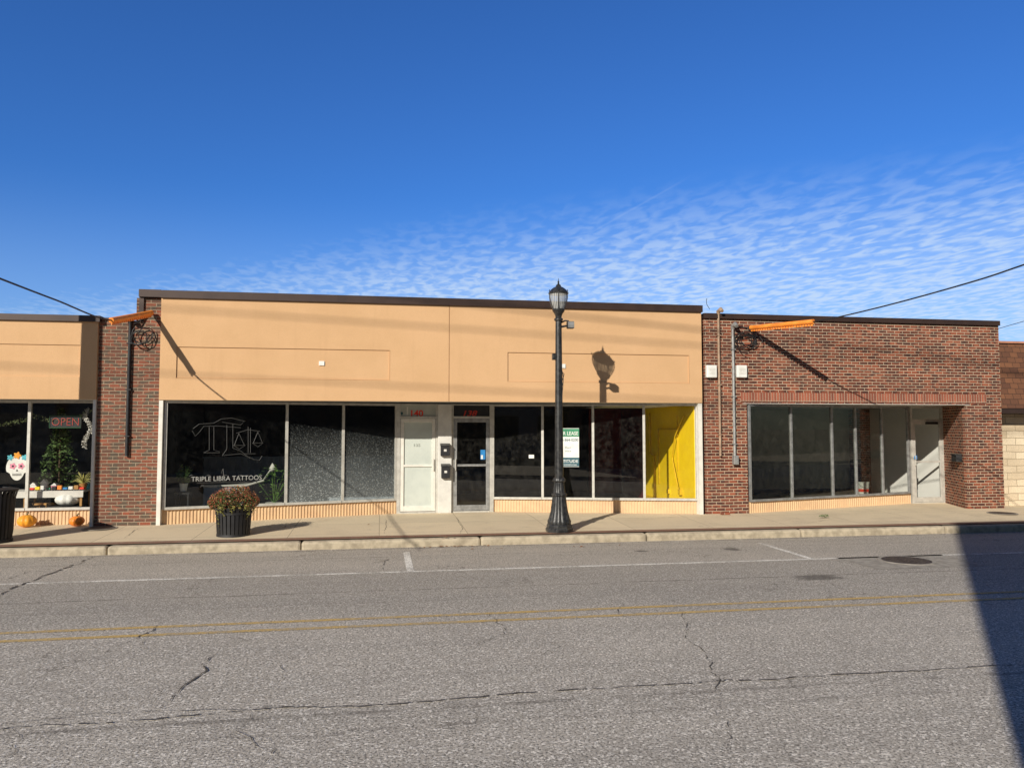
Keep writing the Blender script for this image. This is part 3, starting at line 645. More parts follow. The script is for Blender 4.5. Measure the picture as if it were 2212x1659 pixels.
for i in (-1,1):
    for j in (-1,1): MB().box(pq.x+i*.12-.015,pq.x+i*.12+.015,pq.y+j*.12-.015,pq.y+j*.12+.015,.02,.56).build('leg','dark_in',r2b)
pl_=L(520,1058,A0,A1,-.6); pe=L(607,1018,A0,A1,-.9)
r3=root('work_lamp',(pl_.x,pl_.y,.02),'white adjustable arm lamp standing behind the dark window','lamp')
MB().lathe([(.14,0),(.14,.03),(.02,.05)],(pl_.x,pl_.y,.02),20).build('foot','offwhite',r3)
MB().tube([(pl_.x,pl_.y,.05),(pl_.x,pl_.y,pl_.z)],.02).build('stem','offwhite',r3)
MB().tube([(pl_.x,pl_.y,pl_.z),(pl_.x+.5,pl_.y+.1,pl_.z+.14),(pe.x-.1,pe.y,pe.z-.02)],.022).build('arm','offwhite',r3)
MB().tube([(pe.x-.1,pe.y,pe.z-.02),(pe.x,pe.y,pe.z+.08)],[.05,.09],14).build('shade','offwhite',r3)
q0=L(455,1085,A0,A1,-.9); ct_=root('reception_desk',(q0.x+.3,q0.y,.02),'low pale desk inside the dark window below the lettering','desk')
MB().box(q0.x-.1,q0.x+.75,q0.y,q0.y+.45,.02,.66).build('body','wains',ct_,bevel=.01); MB().box(q0.x-.14,q0.x+.79,q0.y-.04,q0.y+.5,.662,.69).build('top','offwhite',ct_)

# ---------------------------------------------------------------- LEFT shop
xL0=-13.; xLs1=P(211,780,Y0).x; xLb=P(300,900,Y0).x-.0
left=root('shop_building',((xL0+xLb)/2,Y0,0),'low shop building at far left with tan stucco fascia and holiday window display','building')
xb1=xA-.185
st=MB(); r2_=P(176,741,Y0)
sheet(st,xL0,xLs1,ZS,3.98,[(-9.5,r2_.x,2.90,3.52,True,.02)],Y0-.04,.3); st.build('stucco_fascia','stucco',left)
MB().box(xL0,P(219,688,Y0).x,Y0-.09,Y0+.3,3.98,4.1).build('parapet_cap','cap',left)
MB().box(xLs1-.0,P(240,690,Y0).x,Y0-.0,Y0+.3,4.03,4.075).build('parapet_cap','cap',left)
MB().box(xLs1+.002,xb1,Y0+.03,Y0+.31,-.02,4.03).build('brick_pier','brick_l',left)
shell(left,xL0,xb1,3.95)
MB().box(xL0,xb1-.13,Y0+.262,24,ZS,ZS+.1).build('ceiling','dark_in',left)
MB().box(xL0,xLs1,Y0-.03,Y0+.26,ZS-.004,ZS).build('soffit','offwhite',left)
YL=Y0+.4
xw=P(206,1000,YL).x
ol,_=storefront(left,(xL0,YL),(xw+.03,YL),[-700,-420,-180,62,203],980,.29,ZS-.01,['glassc']*4)
ribs(left,(xL0,YL),(xw+.03,YL),0,.29)
MB().box(xLs1-.06,xLs1-.0,Y0+.262,YL+.1,0,ZS-.006).build('jamb','jamb',left)
MB().box(xLs1-.055,xLs1-.001,Y0-.02,Y0+.26,0,ZS-.006).build('jamb','jamb',left)
MB().box(xL0,xb1-.13,YL+.03,24,-.04,.02).build('interior_floor','floor_in',left)
MB().box(xL0,xb1-.13,21.4,21.5,.02,ZS).build('interior_wall','dark_in',left)
MB().box(xLs1+.0,xLs1+.03,Y0+.32,21.39,.02,ZS-.001).build('interior_wall','dark_in',left)
shz=.62
s0=P(-60,1060,YL+.5).x; s1=P(192,1060,YL+.5).x
ds=root('display_table',((s0+s1)/2,YL+.5,.02),'long white display table inside the left shop window','table')
MB().box(s0,s1,YL+.2,YL+.75,shz,shz+.03).build('tabletop','offwhite',ds)
MB().box(s0,s1,YL+.19,YL+.196,shz-.1,shz+.02).build('cloth_edge','offwhite',ds)
for xx in (s0+.05,(s0+s1)/2,s1-.05):
    for yy in (YL+.24,YL+.7): MB().box(xx-.02,xx+.02,yy-.02,yy+.02,.02,shz).build('leg','wood',ds)
cols=['red','yellow_in','white','green','blackm','orange','blue','white','wood','red']
for i,cn in enumerate(cols):
    xx=P(70+i*12,1035,YL+.32).x; names=['red','yellow','white','green','black','orange','blue','second white','brown','second red']
    tr_=root('toy_wagon',(xx,YL+.32,shz+.03),'%s toy wagon on the display table in the left shop window'%names[i],'toy')
    MB().box(xx-.04,xx+.04,YL+.29,YL+.35,shz+.045,shz+.09+.02*(i%3)).build('body',cn,tr_,bevel=.005)
    for k in (-1,1): MB().tube([(xx+k*.022,YL+.285,shz+.043),(xx+k*.022,YL+.355,shz+.043)],.0125,10).build('axle','blackm',tr_)
for i,(px,h,cn,nm) in enumerate(((75,.16,'white','white'),(97,.22,'offwhite','cream'),(120,.14,'pink','pink'),(188,.2,'cyan','turquoise'))):
    q=P(px,1030,YL+.55); hr=root('toy_house',(q.x,YL+.55,shz+.03),'%s miniature house on the display table in the left shop window'%nm,'miniature house')
    MB().box(q.x-.06,q.x+.06,YL+.5,YL+.6,shz+.03,shz+.03+h*.6).build('wall',cn,hr)
    z=shz+.03+h*.6; MB().add([(q.x-.07,YL+.49,z),(q.x+.07,YL+.49,z),(q.x,YL+.49,z+h*.4),(q.x-.07,YL+.61,z),(q.x+.07,YL+.61,z),(q.x,YL+.61,z+h*.4)],[(0,1,2),(3,5,4),(0,2,5,3),(1,4,5,2),(0,3,4,1)]).build('roof','white',hr)
for px,lb in ((84,'left small honey wood stool under the display table'),(108,'right small honey wood stool under the display table'),(20,'small honey wood stool at the left edge under the display table')):
    q=P(px,1080,YL+.45); ch=root('stool',(q.x,YL+.45,.02),lb,'stool')
    MB().lathe([(.10,.33),(.11,.34),(.11,.37),(.10,.375)],(q.x,YL+.45,.02),20).build('seat','wood',ch,smooth=True)
    for k in range(4):
        a=k*math.pi/2+.6; MB().tube([(q.x+.06*math.cos(a),YL+.45+.06*math.sin(a),.35),(q.x+.1*math.cos(a),YL+.45+.1*math.sin(a),.02)],.011,6).build('leg','wood',ch)
def pumpkin(c,r,m,label,name='pumpkin',sq=.8):
    rr=root(name,c,label,'pumpkin'); prof=[]
    for i in range(11):
        a=-math.pi/2+math.pi*i/10; prof.append((max(.012,r*math.cos(a)),r*sq*(1+math.sin(a))-(.06*r if i in(10,) else 0)))
    MB().lathe(prof,c,48,0,.13,9).build('body',m,rr,smooth=True)
    MB().tube([(c[0],c[1],c[2]+2*r*sq-.03),(c[0]+.01,c[1],c[2]+2*r*sq+.02),(c[0]+.035,c[1]-.01,c[2]+2*r*sq+.045)],[.022,.015,.013],7).build('stem','stem',rr,smooth=True)
q=P(145,1098,YL+.3); 
pb=root('display_box',(q.x,YL+.3,.02),'dark plinth under the white pumpkin in the left shop window','box'); MB().box(q.x-.3,q.x+.3,YL+.08,YL+.17,.02,.3).build('side','dark_in',pb); MB().box(q.x-.3,q.x+.3,YL+.06,YL+.6,.3,.34).build('top','dark_in',pb)
pumpkin((q.x,YL+.34,.34),.22,'white','white pumpkin lying inside the left shop window','pumpkin',.6)
g1=P(45,1118,16.05);g2=P(155,1120,16.05)
pumpkin((g1.x,16.3,.001),.15,'pump','larger orange pumpkin on the sidewalk under the left shop window')
pumpkin((g2.x,16.3,.001),.125,'pumpd','smaller deep orange pumpkin on the sidewalk under the left shop window')
sq_=P(37,1010,YL+.1); skl=root('paper_decoration',(sq_.x,YL+.1,sq_.z-.3),'white paper skull with pink flower eyes taped in the left shop window','decoration')
pts=[]
for k in range(40):
    a=2*math.pi*k/40; rx=.2;rz=.24 if math.sin(a)>0 else .25
    x_=rx*math.cos(a)*(1 if math.sin(a)>-.35 else .72); pts.append((sq_.x+x_,YL+.1,sq_.z+rz*math.sin(a)))
MB().add(pts,[tuple(range(40))]).build('skull','white',skl)
def disc(cx,cz,r,y,n=20,pet=0): return MB().add([(cx+r*(1+pet*math.cos(5*2*math.pi*k/n))*math.cos(2*math.pi*k/n),y,cz+r*(1+pet*math.cos(5*2*math.pi*k/n))*math.sin(2*math.pi*k/n)) for k in range(n)],[tuple(range(n))])
for sx in (-1,1):
    disc(sq_.x+sx*.075,sq_.z+.03,.055,YL+.094,30,.2).build('eye','pink',skl); disc(sq_.x+sx*.075,sq_.z+.03,.02,YL+.09).build('eye_centre','blackm',skl)
    disc(sq_.x+sx*.13,sq_.z+.2,.05,YL+.092,30,.25).build('flower','cyan',skl)
disc(sq_.x,sq_.z+.24,.06,YL+.088,30,.25).build('flower','pump',skl)
ms_=MB(); ms_.add([(sq_.x-.02,YL+.094,sq_.z-.07),(sq_.x+.02,YL+.094,sq_.z-.07),(sq_.x,YL+.094,sq_.z-.03)],[(0,1,2)]).build('nose','blackm',skl)
mt=MB(); mt.box(sq_.x-.08,sq_.x+.08,YL+.09,YL+.094,sq_.z-.14,sq_.z-.134)
for k in range(-3,4): mt.box(sq_.x+k*.024-.002,sq_.x+k*.024+.002,YL+.086,YL+.089,sq_.z-.16,sq_.z-.11)
mt.build('mouth','blackm',skl)
q=P(141,911,YL+.12); osn=root('open_sign',(q.x,YL+.12,q.z-.12),'red OPEN sign with green border hanging in the left shop window','sign')
MB().box(q.x-.3,q.x+.3,YL+.13,YL+.15,q.z-.13,q.z+.13).build('board','blackm',osn)
text('lettering','OPEN','open',(q.x-.25,YL+.12,q.z-.075),(q.x+.25,YL+.12,q.z-.075),.15,osn,0,-.015)
bd=MB(); e=[(q.x-.29,YL+.12,q.z-.12),(q.x+.29,YL+.12,q.z-.12),(q.x+.29,YL+.12,q.z+.12),(q.x-.29,YL+.12,q.z+.12),(q.x-.29,YL+.12,q.z-.12)]
bd.tube(e,.006,6).build('border','green_tube',osn)
hw=MB(); hw.tube([(q.x-.2,YL+.14,q.z+.13),(q.x-.2,YL+.14,ZS)],.003,4); hw.tube([(q.x+.2,YL+.14,q.z+.13),(q.x+.2,YL+.14,ZS)],.003,4); hw.build('hanging_cord','wire',osn)
q=P(128,960,YL+.9); xt=root('artificial_tree',(q.x,YL+.95,.02),'slim dark green artificial tree inside the left shop window','tree')
MB().tube([(q.x,YL+.95,.02),(q.x,YL+.95,2.2)],.02).build('trunk','bark',xt)
tv=MB()
for i in range(900):
    z=random.uniform(.5,2.3); rr=(2.4-z)*.24*random.uniform(.6,1.1); a=random.uniform(0,6.28)
    tv.leaves((q.x+rr*math.cos(a),YL+.95+rr*math.sin(a),z),(.03,.03,.03),1,.05)
tv.build('crown','leaf',xt)
q=P(180,1015,YL+.4); sp=root('potted_plant',(q.x,YL+.42,shz+.03),'spiky pale green plant at the right end of the left display table','plant')
MB().lathe([(.05,0),(.075,.12),(.08,.13),(.06,.13)],(q.x,YL+.42,shz+.03),16).build('pot','wood',sp,smooth=True)
sv=MB()
for i in range(44):
    a=random.uniform(0,6.28);l=random.uniform(.18,.34);e=random.uniform(.3,1.3); c0=Vector((q.x,YL+.42,shz+.16))
    d=Vector((math.cos(a)*math.cos(e),math.sin(a)*math.cos(e)*.5,math.sin(e)))*l; s_=Vector((-math.sin(a),0,math.cos(a))).normalized()*.01
    m1=c0+d*.6; m2=c0+d-Vector((0,0,.06)); sv.quad(c0-s_,m1-s_,m1+s_,c0+s_); sv.quad(m1-s_,m2,m1+s_)
sv.build('foliage','vine',sp)
for gi,(pa,pb_,lb) in enumerate((((-80,885),(62,905),'pale leafy garland swagged across the left pane top'),((66,895),(200,885),'pale leafy garland swagged across the right pane top of the left shop'))):
    u=P(pa[0],pa[1],YL+.15);v=P(pb_[0],pb_[1],YL+.15); ga=MB(); 
    for k in range(60):
        f=k/59; c=u.lerp(v,f)-Vector((0,0,.18*math.sin(math.pi*f))); ga.leaves(c,(.05,.04,.05),3,.025)
    tag(ga.build('garland','leafp'),lb,'garland')
u=MB()
for k in range(150):
    f=k/150; u.leaves((P(190,900,YL+.15).x-.06*math.sin(f*9),YL+.16,2.3-f*.8),(.05,.03,.03),2,.025)
tag(u.build('garland','offwhite'),'white frosted garland hanging down beside the OPEN sign','garland')

# ---------------------------------------------------------------- RIGHT brick building
xr0=xS1+.085; xr1=P(2160,800,Y0).x
rb=root('shop_building',((xr0+xr1)/2,Y0,0),'red brick shop building with recessed glass entrance right of the stucco shop','building')
xo0=P(1615,990,Y0).x; xo1=P(2090,990,Y0).x
zr=4.50-.14
w=MB(); sheet(w,xr0,xr1,-.02,zr,[(xo0,xo1,-.02,ZS-.01,False,.12)],Y0,.3); w.build('brick_front','brick_r',rb)
cp=MB().box(xr0-.02,xr1+.0,Y0-.06,Y0+.32,zr,zr+.115); cp.build('parapet_cap','cap',rb)
MB().box(P(1600,860,Y0).x,P(2130,860,Y0).x,Y0-.015,Y0-.001,ZS+.04,ZS+.245).build('soldier_course','soldier',rb)
MB().box(xo0-.1,xo1+.1,Y0-.01,Y0+.1,ZS-.008,ZS+.002).build('lintel','jamb',rb)
shell(rb,xr0,xr1,4.3,'brick_r')
MB().box(xr0+.12,xr1-.13,Y0+.122,24,ZS+.004,ZS+.1).build('ceiling','offwhite',rb)
R0=(xo0+.02,16.24); YR=17.65; R1=(P(1965,1000,YR).x,YR); xd1=P(2040,1000,YR).x
o3,_=storefront(rb,R0,R1,[1619,1709,1797,1848,1905,1962],980,.25,ZS-.01,['glassd','glassd','glassd','glassd','glassc'],.045,'alud')
ribs(rb,R0,R1,0,.25)
xd0=R1[0]+.03
fr=MB(); fr.box(xd0,xd0+.05,YR-.04,YR+.06,0,ZS-.01); fr.box(xd1-.06,xd1,YR-.04,YR+.06,0,ZS-.01)
fr.box(xd0+.05,xd1-.06,YR-.037,YR+.058,2.08,2.13); fr.box(xd0+.05,xd1-.06,YR-.037,YR+.058,ZS-.05,ZS-.012); fr.box(xd0+.05,xd1-.06,YR-.037,YR+.058,0,.03); fr.build('door_frame','alu',rb)
d3=door(rb,(xd0+.055,YR),(xd1-.065,YR),.035,2.075,'glassc','alu',1.05,-1)
MB().quad((xd0+.05,YR,2.13),(xd1-.06,YR,2.13),(xd1-.06,YR,ZS-.05),(xd0+.05,YR,ZS-.05)).build('transom','glassc',rb)
q=P(1976,988,YR); MB().box(q.x-.04,q.x+.04,YR-.035,YR-.031,q.z-.05,q.z+.05).build('sticker','blue',d3)
cl=P(2008,912,YR); MB().box(cl.x-.16,cl.x+.16,YR-.1,YR-.045,2.0,2.06).build('door_closer','blackm',d3)
rw=MB(); rw.hexa([(xo1,Y0+.121,-.02),(xo1+.3,Y0+.121,-.02),(xd1+.3,YR+.06,-.02),(xd1+.002,YR+.06,-.02),(xo1,Y0+.121,ZS+.002),(xo1+.3,Y0+.121,ZS+.002),(xd1+.3,YR+.06,ZS+.002),(xd1+.002,YR+.06,ZS+.002)]); rw.build('brick_return','brick_r',rb)
YB=21.0
fl=MB(); fl.quad((R0[0],R0[1]+.06,.02),(R1[0],YR+.05,.02),(xd1,YR+.05,.02),(xd1,YB,.02),(xr0+.14,YB,.02),(xr0+.14,R0[1]+.1,.02)); fl.build('interior_floor','floor_g',rb)
MB().box(xr0+.13,xd1+.3,YB,YB+.1,.02,ZS).build('interior_wall','grey_in',rb)
MB().box(xr0+.125,xr0+.16,Y0+.31,YB-.001,.02,ZS).build('interior_wall','grey_in',rb)
MB().box(xd1+.03,xd1+.1,YR+.062,YB-.001,.02,ZS-.002).build('interior_wall','white_in',rb)
bq=MB().box(xr0+.17,xd1,YB-.03,YB-.002,.02,.12); bq.build('skirting','dark_in',rb)
MB().box(P(1848,980,YB-.3).x,P(1900,980,YB-.3).x,YB-.3,YB-.005,.02,ZS-.003).build('brick_reflection_block','brick_l',rb)  # brick block imitating a brick-look reflection in the shop glass
a=Vector((xo1,Y0+.121));b=Vector((xd1,YR+.06)); mid=L(2073,988,a,b); t_=(b-a).normalized()
mr=root('mailbox',(mid.x,mid.y,mid.z-.12),'small black mailbox on the brick side of the recessed entrance','mailbox')
c0=Vector((mid.x,mid.y)); 
MB().obox(c0-t_*.17,c0+t_*.17,mid.z-.1,mid.z+.06,.002,.13).build('box','blackm',mr,bevel=.008); MB().obox(c0-t_*.18,c0+t_*.18,mid.z+.06,mid.z+.085,.002,.15).build('lid','black',mr,bevel=.006)
bq=P(1865,1062,19.6); bk=root('bucket',(bq.x,19.6,.02),'white paint bucket with red label on the empty shop floor','bucket')
MB().lathe([(.13,0),(.15,.36),(.16,.36),(.16,.39),(.14,.39),(.135,.34)],(bq.x,19.6,.02),24).build('body','white',bk,smooth=True)
MB().lathe([(.142,.12),(.147,.20)],(bq.x,19.6,.02),24).build('paper_label','red',bk,smooth=True)
MB().tube([(bq.x-.16,19.6,.38),(bq.x-.14,19.48,.3),(bq.x,19.43,.24),(bq.x+.14,19.48,.3),(bq.x+.16,19.6,.38)],.004,5).build('handle','galv',bk)
q=L(1818,1066,R0,R1,-.3); tag(MB().box(q.x-.2,q.x+.35,q.y+.1,q.y+.16,.02,.06).build('tape_strip','blue',None),'strip of blue masking material on the empty shop floor','tape')
q=L(1925,1060,R0,R1,-.5)
tl=root('metal_tray',(q.x,q.y,.02),'low pale tray on the empty shop floor near the door','tray'); MB().box(q.x-.15,q.x+.15,q.y,q.y+.2,.02,.05).build('base','offwhite',tl)

# ---------------------------------------------------------------- far right neighbour
xn=xr1+.02
nb=root('shop_building',(xn+4,Y0+.4,0),'neighbouring building at far right with brown shingle mansard and tan stone wall','building')
zt=4.0
MB().hexa([(xn,Y0-.0,2.38),(xn+9,Y0-.0,2.38),(xn+9,Y0+.9,2.38),(xn,Y0+.9,2.38),(xn,Y0+.45,zt),(xn+9,Y0+.45,zt),(xn+9,Y0+.9,zt),(xn,Y0+.9,zt)]).build('mansard_roof','shingle',nb)
MB().box(xn,xn+9,Y0+.4,Y0+.95,zt,zt+.05).build('parapet_cap','pinkcap',nb)
MB().box(xn,xn+9,Y0+.02,Y0+.9,2.26,2.375).build('eaves_board','cap',nb)
MB().box(xn+.04,xn+9,Y0+.5,Y0+.8,0,2.25).build('stone_wall','stone',nb)
MB().box(xn+.04,xn+9,Y0+.8,24,0,3.9).build('outer_wall','plainwall',nb)

# ---------------------------------------------------------------- conduits, boxes, cables
def mast(px,ya,yb,Y,r,m,label,w_head=True,box=None):
    a=P(px,ya,Y);b=P(px+2,yb,Y); rr=root('conduit',(a.x,Y,b.z),label,'conduit')
    MB().tube([(a.x,Y-r-.01,b.z),(a.x,Y-r-.01,a.z)],r,12).build('pipe',m,rr,smooth=True)
    st_=MB()
    for f in (.15,.5,.85):
        z=b.z+(a.z-b.z)*f; st_.box(a.x-r-.02,a.x+r+.02,Y-r*2-.015,Y-.002,z-.01,z+.01)
    st_.build('strap',m,rr)
    if w_head: MB().tube([(a.x,Y-r-.01,a.z),(a.x,Y-r-.01,a.z+.06),(a.x+.02,Y-r-.1,a.z+.1),(a.x+.02,Y-r-.17,a.z+.05)],[r*1.3,r*1.7,r*1.8,r*1.3],12).build('weatherhead',m,rr,smooth=True)
    if box: MB().box(a.x-.05,a.x+.06,Y-.12,Y-.003,b.z-.0,b.z+.2).build('box',m,rr,bevel=.01)
    return a
mast(283,700,985,Y0+.03,.032,'blackm','black vertical electrical conduit on the brick pier left of the stucco fascia')
mast(1550,680,985,Y0,.028,'tanpipe','thin tan conduit running down the brick wall beside the stucco fascia')
mast(1581,712,1003,Y0,.032,'galv','grey metal electrical conduit with box at its foot on the red brick wall',True,True)
def alarm(px,py,label):
    q=P(px,py,Y0); r_=root('wall_alarm_box',(q.x,Y0,q.z-.13),label,'alarm box')
    MB().box(q.x-.12,q.x+.12,Y0-.11,Y0-.002,q.z-.14,q.z+.14).build('housing','white',r_,bevel=.02)
    gr=MB(); 
    for k in range(5): gr.box(q.x-.07,q.x+.07,Y0-.116,Y0-.112,q.z-.06+k*.03,q.z-.05+k*.03)
    gr.build('grille','offwhite',r_)
alarm(1534,803,'white square alarm box left of the grey conduit'); alarm(1599,803,'white square alarm box right of the grey conduit')
def loops(name,c,rx,rz,n,Y,label):
    rr=root(name,(c.x,Y,c.z-rz),label,'cable bundle')
    for i in range(n):
        pts=[];a0=random.uniform(0,6.28);sp_=random.uniform(3,7);ax=random.uniform(.5,1)*rx;az=random.uniform(.5,1)*rz;ox=random.uniform(-.1,.12);oz=random.uniform(-.12,.05)
        for k in range(18):
            t=a0+sp_*k/17; pts.append((c.x+ox+ax*math.cos(t),Y-.09-.06*math.sin(t*1.3+i),c.z+oz+az*math.sin(t)*.8))
        MB().tube(pts,.009,5).build('cable','wire',rr,smooth=True)
loops('cable_bundle',P(312,725,Y0),.2,.24,5,Y0,'looped black cables at the top of the left brick pier')
loops('cable_bundle',P(1607,733,Y0),.3,.3,8,Y0,'tangled black cables around the grey conduit head')
def catmull(pts,n=10):
    pts=[Vector(p) for p in pts]; P_=[pts[0]*2-pts[1]]+pts+[pts[-1]*2-pts[-2]]; out=[]
    for i in range(1,len(P_)-2):
        a,b,c,d=P_[i-1:i+3]
        for k in range(n):
            t=k/n; out.append(.5*((2*b)+(-a+c)*t+(2*a-5*b+4*c-d)*t*t+(-a+3*b-3*c+d)*t**3))
    out.append(pts[-1]); return out
def guard(A,B,label,r=.052):
    rr=root('cable_guard',(A.x,A.y,A.z),label,'cable guard'); d=(B-A); ln=d.length; d.normalize(); s_=d.cross(Vector((0,0,1))).normalized()
    k=int(ln/.07)
    MB().tube([A,B],r,10).build('sleeve','orange',rr,smooth=True)
    fin=MB()
    for i in range(k):
        p=A+d*(ln*(i+.1)/k); q=A+d*(ln*(i+.75)/k); z=Vector((0,0,1))
        v=[p-s_*.008-z*(r+.035),q-s_*.008-z*(r+.035),q+s_*.008-z*(r+.035),p+s_*.008-z*(r+.035),p-s_*.008-z*(r-.01),q-s_*.008-z*(r-.01),q+s_*.008-z*(r-.01),p+s_*.008-z*(r-.01)]
        fin.hexa(v)
    fin.build('flange','orange',rr)
gA=P(327,676,Y0-.08); gB=P(240,692,14.78)
guard(gA,gB,'orange cable guard on the service wire at the left brick pier')
gC=P(1622,708,Y0-.12); gD=P(1757,695,14.45)
guard(gC,gD,'orange cable guard on the service wire in front of the red brick wall')
w1=P(120,648,12.2);w2=P(0,602,10.2);w3=P(-260,500,7.2)
tag(MB().tube(catmull([P(290,700,Y0-.1),gA,gB,w1,w2,w3]),.014,6).build('service_wire','wire',None,smooth=True),'black service wire from the left brick pier out of the top left','cable')
w1=P(1900,664,13.0);w2=P(2090,612,11.2);w3=P(2212,572,10.2);w4=P(2500,470,8)
tag(MB().tube(catmull([P(1585,702,Y0-.12),gC,gD,w1,w2,w3,w4]),.013,6).build('service_wire','wire',None,smooth=True),'black service wire from the brick wall rising to the right','cable')
far1=P(2150,712,24);far2=P(2260,680,20)
tag(MB().tube([far1,far2],.01,5).build('service_wire','wire',None),'thin faint wire over the far right roof','cable')
wl=MB().tube(catmull([P(1533,668,Y0),P(1527,658,Y0),P(1524,650,Y0)+Vector((0,-.05,0)),P(1527,645,Y0)]),.006,5); tag(wl.build('roof_wire','wire',None),'short bent wire end sticking up at the brick roof edge','cable')
for (xa,za,xb,zb,r_,lb) in ((3.,4.40,7.,4.08,.022,'upper overhead street cable high above the viewer'),(-4,4.25,7,3.72,.016,'middle overhead street cable high above the viewer'),(-4,2.95,3.5,2.62,.016,'lower overhead street cable high above the viewer')):
    s_=14.5; k=(zb-za)/(xb-xa); f=lambda X_:(X_-.78*s_,Y0-s_,za+(X_-xa)*k+.6*s_)
    tag(MB().tube([f(-30),f(40)],r_,6).build('overhead_cable','wire',None),lb,'cable')

# ---------------------------------------------------------------- street lamp
lx,ly=P(1208,1100,14.35).x,14.35; lz=-.05
lamp=root('street_lamp',(lx,ly,lz),'ornate black street lamp post with acorn lantern on the sidewalk','street lamp')
MB().lathe([(.265,0),(.265,.06),(.245,.08),(.245,.12),(.225,.15)],(lx,ly,lz),8,math.pi/8).build('plinth','black',lamp,bevel=.006)
MB().lathe([(.20,.15),(.205,.2),(.185,.24),(.17,.3),(.15,.38),(.135,.5),(.12,.62),(.115,.66),(.135,.68),(.135,.71),(.11,.73),(.10,.80),(.088,.9),(.088,.93),(.11,.95),(.11,.99),(.085,1.02)],(lx,ly,lz),48,0,.10,12).build('fluted_base','black',lamp,smooth=True)
MB().lathe([(.075,1.0),(.078,1.12),(.056,4.02)],(lx,ly,lz),40,0,.07,12).build('shaft','black',lamp,smooth=True)
MB().lathe([(.06,4.0),(.085,4.02),(.085,4.05),(.06,4.07),(.062,4.1),(.075,4.14),(.105,4.18),(.12,4.21),(.12,4.235)],(lx,ly,lz),32).build('capital','black',lamp,smooth=True)
MB().lathe([(.10,4.24),(.135,4.30),(.168,4.38),(.182,4.46),(.178,4.53)],(lx,ly,lz),32).build('globe','globe',lamp,smooth=True)
MB().lathe([(.19,4.525),(.195,4.55),(.175,4.58),(.14,4.62),(.10,4.65),(.06,4.67),(.045,4.69),(.05,4.70),(.03,4.715)],(lx,ly,lz),32).build('lantern_cap','black',lamp,smooth=True)
MB().lathe([(.016,4.71),(.022,4.735),(.012,4.75),(.02,4.765),(.008,4.79),(.003,4.84)],(lx,ly,lz),14).build('finial','black',lamp,smooth=True)
for k in range(6):
    a=k*math.pi/3+.3; u=Vector((math.cos(a),math.sin(a),0)); c=Vector((lx,ly,lz))
    MB().tube([c+u*.115+Vector((0,0,4.23)),c+u*.15+Vector((0,0,4.30)),c+u*.185+Vector((0,0,4.39)),c+u*.197+Vector((0,0,4.47)),c+u*.192+Vector((0,0,4.54))],.009,6).build('cage_rib','black',lamp,smooth=True)
    MB().tube([c+u*.19+Vector((0,0,4.55)),c+u*.205+Vector((0,0,4.58)),c+u*.19+Vector((0,0,4.6))],.008,6).build('crown_leaf','black',lamp)
fz=P(1230,702,ly).z; 
fl_=MB(); fl_.box(lx+.16,lx+.29,ly-.09,ly+.03,fz-.075,fz+.06); f1=fl_.build('floodlight','blackm',lamp,bevel=.01)
MB().box(lx+.165,lx+.285,ly-.1,ly-.094,fz-.065,fz+.05).build('lens','alud',f1)
MB().tube([(lx+.05,ly,fz+.04),(lx+.13,ly,fz+.08),(lx+.2,ly-.02,fz+.07)],.016,8).build('bracket','black',f1); MB().tube([(lx+.06,ly,fz-.04),(lx+.16,ly,fz-.02)],.02,8).build('bracket','black',f1)
bz=P(1196,771,ly).z; MB().box(lx-.13,lx-.05,ly-.05,ly+.03,bz-.06,bz+.06).build('outlet_box','black',lamp,bevel=.008)
bz=P(1196,808,ly).z; MB().tube([(lx+.05,ly-.02,bz+.05),(lx+.1,ly-.02,bz),(lx+.06,ly-.02,bz-.14),(lx+.06,ly-.06,bz-.22)],.008,6).build('dangling_cord','wire',lamp)
MB().tube([(lx+.03,ly-.06,bz+.2),(lx+.085,ly-.03,bz-.1),(lx+.045,ly-.06,bz-.5)],.006,6).build('dangling_cord','wire',lamp)

# ---------------------------------------------------------------- planter
pc=G(500,1160,-.05); px_,py_=pc.x,pc.y+.18
plr=root('planter',(px_,py_,-.05),'round black slatted planter standing at the kerb','planter')
MB().lathe([(.25,0),(.265,.06),(.29,.5),(.26,.5)],(px_,py_,-.05),36).build('liner','blackm',plr,smooth=True)
sl=MB()
for k in range(26):
    a=2*math.pi*k/26;u=Vector((math.cos(a),math.sin(a),0)); s_=Vector((-u.y,u.x,0))*.027; c=Vector((px_,py_,-.05))
    b0=c+u*.272+Vector((0,0,.03));b1=c+u*.30+Vector((0,0,.44));b2=c+u*.335+Vector((0,0,.53)); th=u*.012
    sl.quad(b0-s_+th,b0+s_+th,b1+s_+th,b1-s_+th); sl.quad(b1-s_+th,b1+s_+th,b2+s_+th,b2-s_+th); sl.quad(b0-s_,b0-s_+th,b1-s_+th,b1-s_); sl.quad(b0+s_,b0+s_+th,b1+s_+th,b1+s_)
sl.build('slats','blackm',plr); 
MB().lathe([(.30,.40),(.318,.40),(.32,.44),(.305,.44)],(px_,py_,-.05),36).build('band','blackm',plr,smooth=True)
MB().lathe([(.28,0),(.295,0),(.29,.05),(.275,.05)],(px_,py_,-.05),36).build('foot_ring','blackm',plr,smooth=True)
MB().lathe([(.25,.47),(.25,.5)],(px_,py_,-.05),24).build('soil','bark',plr)
fr=root('flowering_plant',(px_,py_,.45),'rust brown chrysanthemums with trailing olive vines growing in the black planter','plant')
f1=MB();f2=MB();f3=MB();f4=MB()
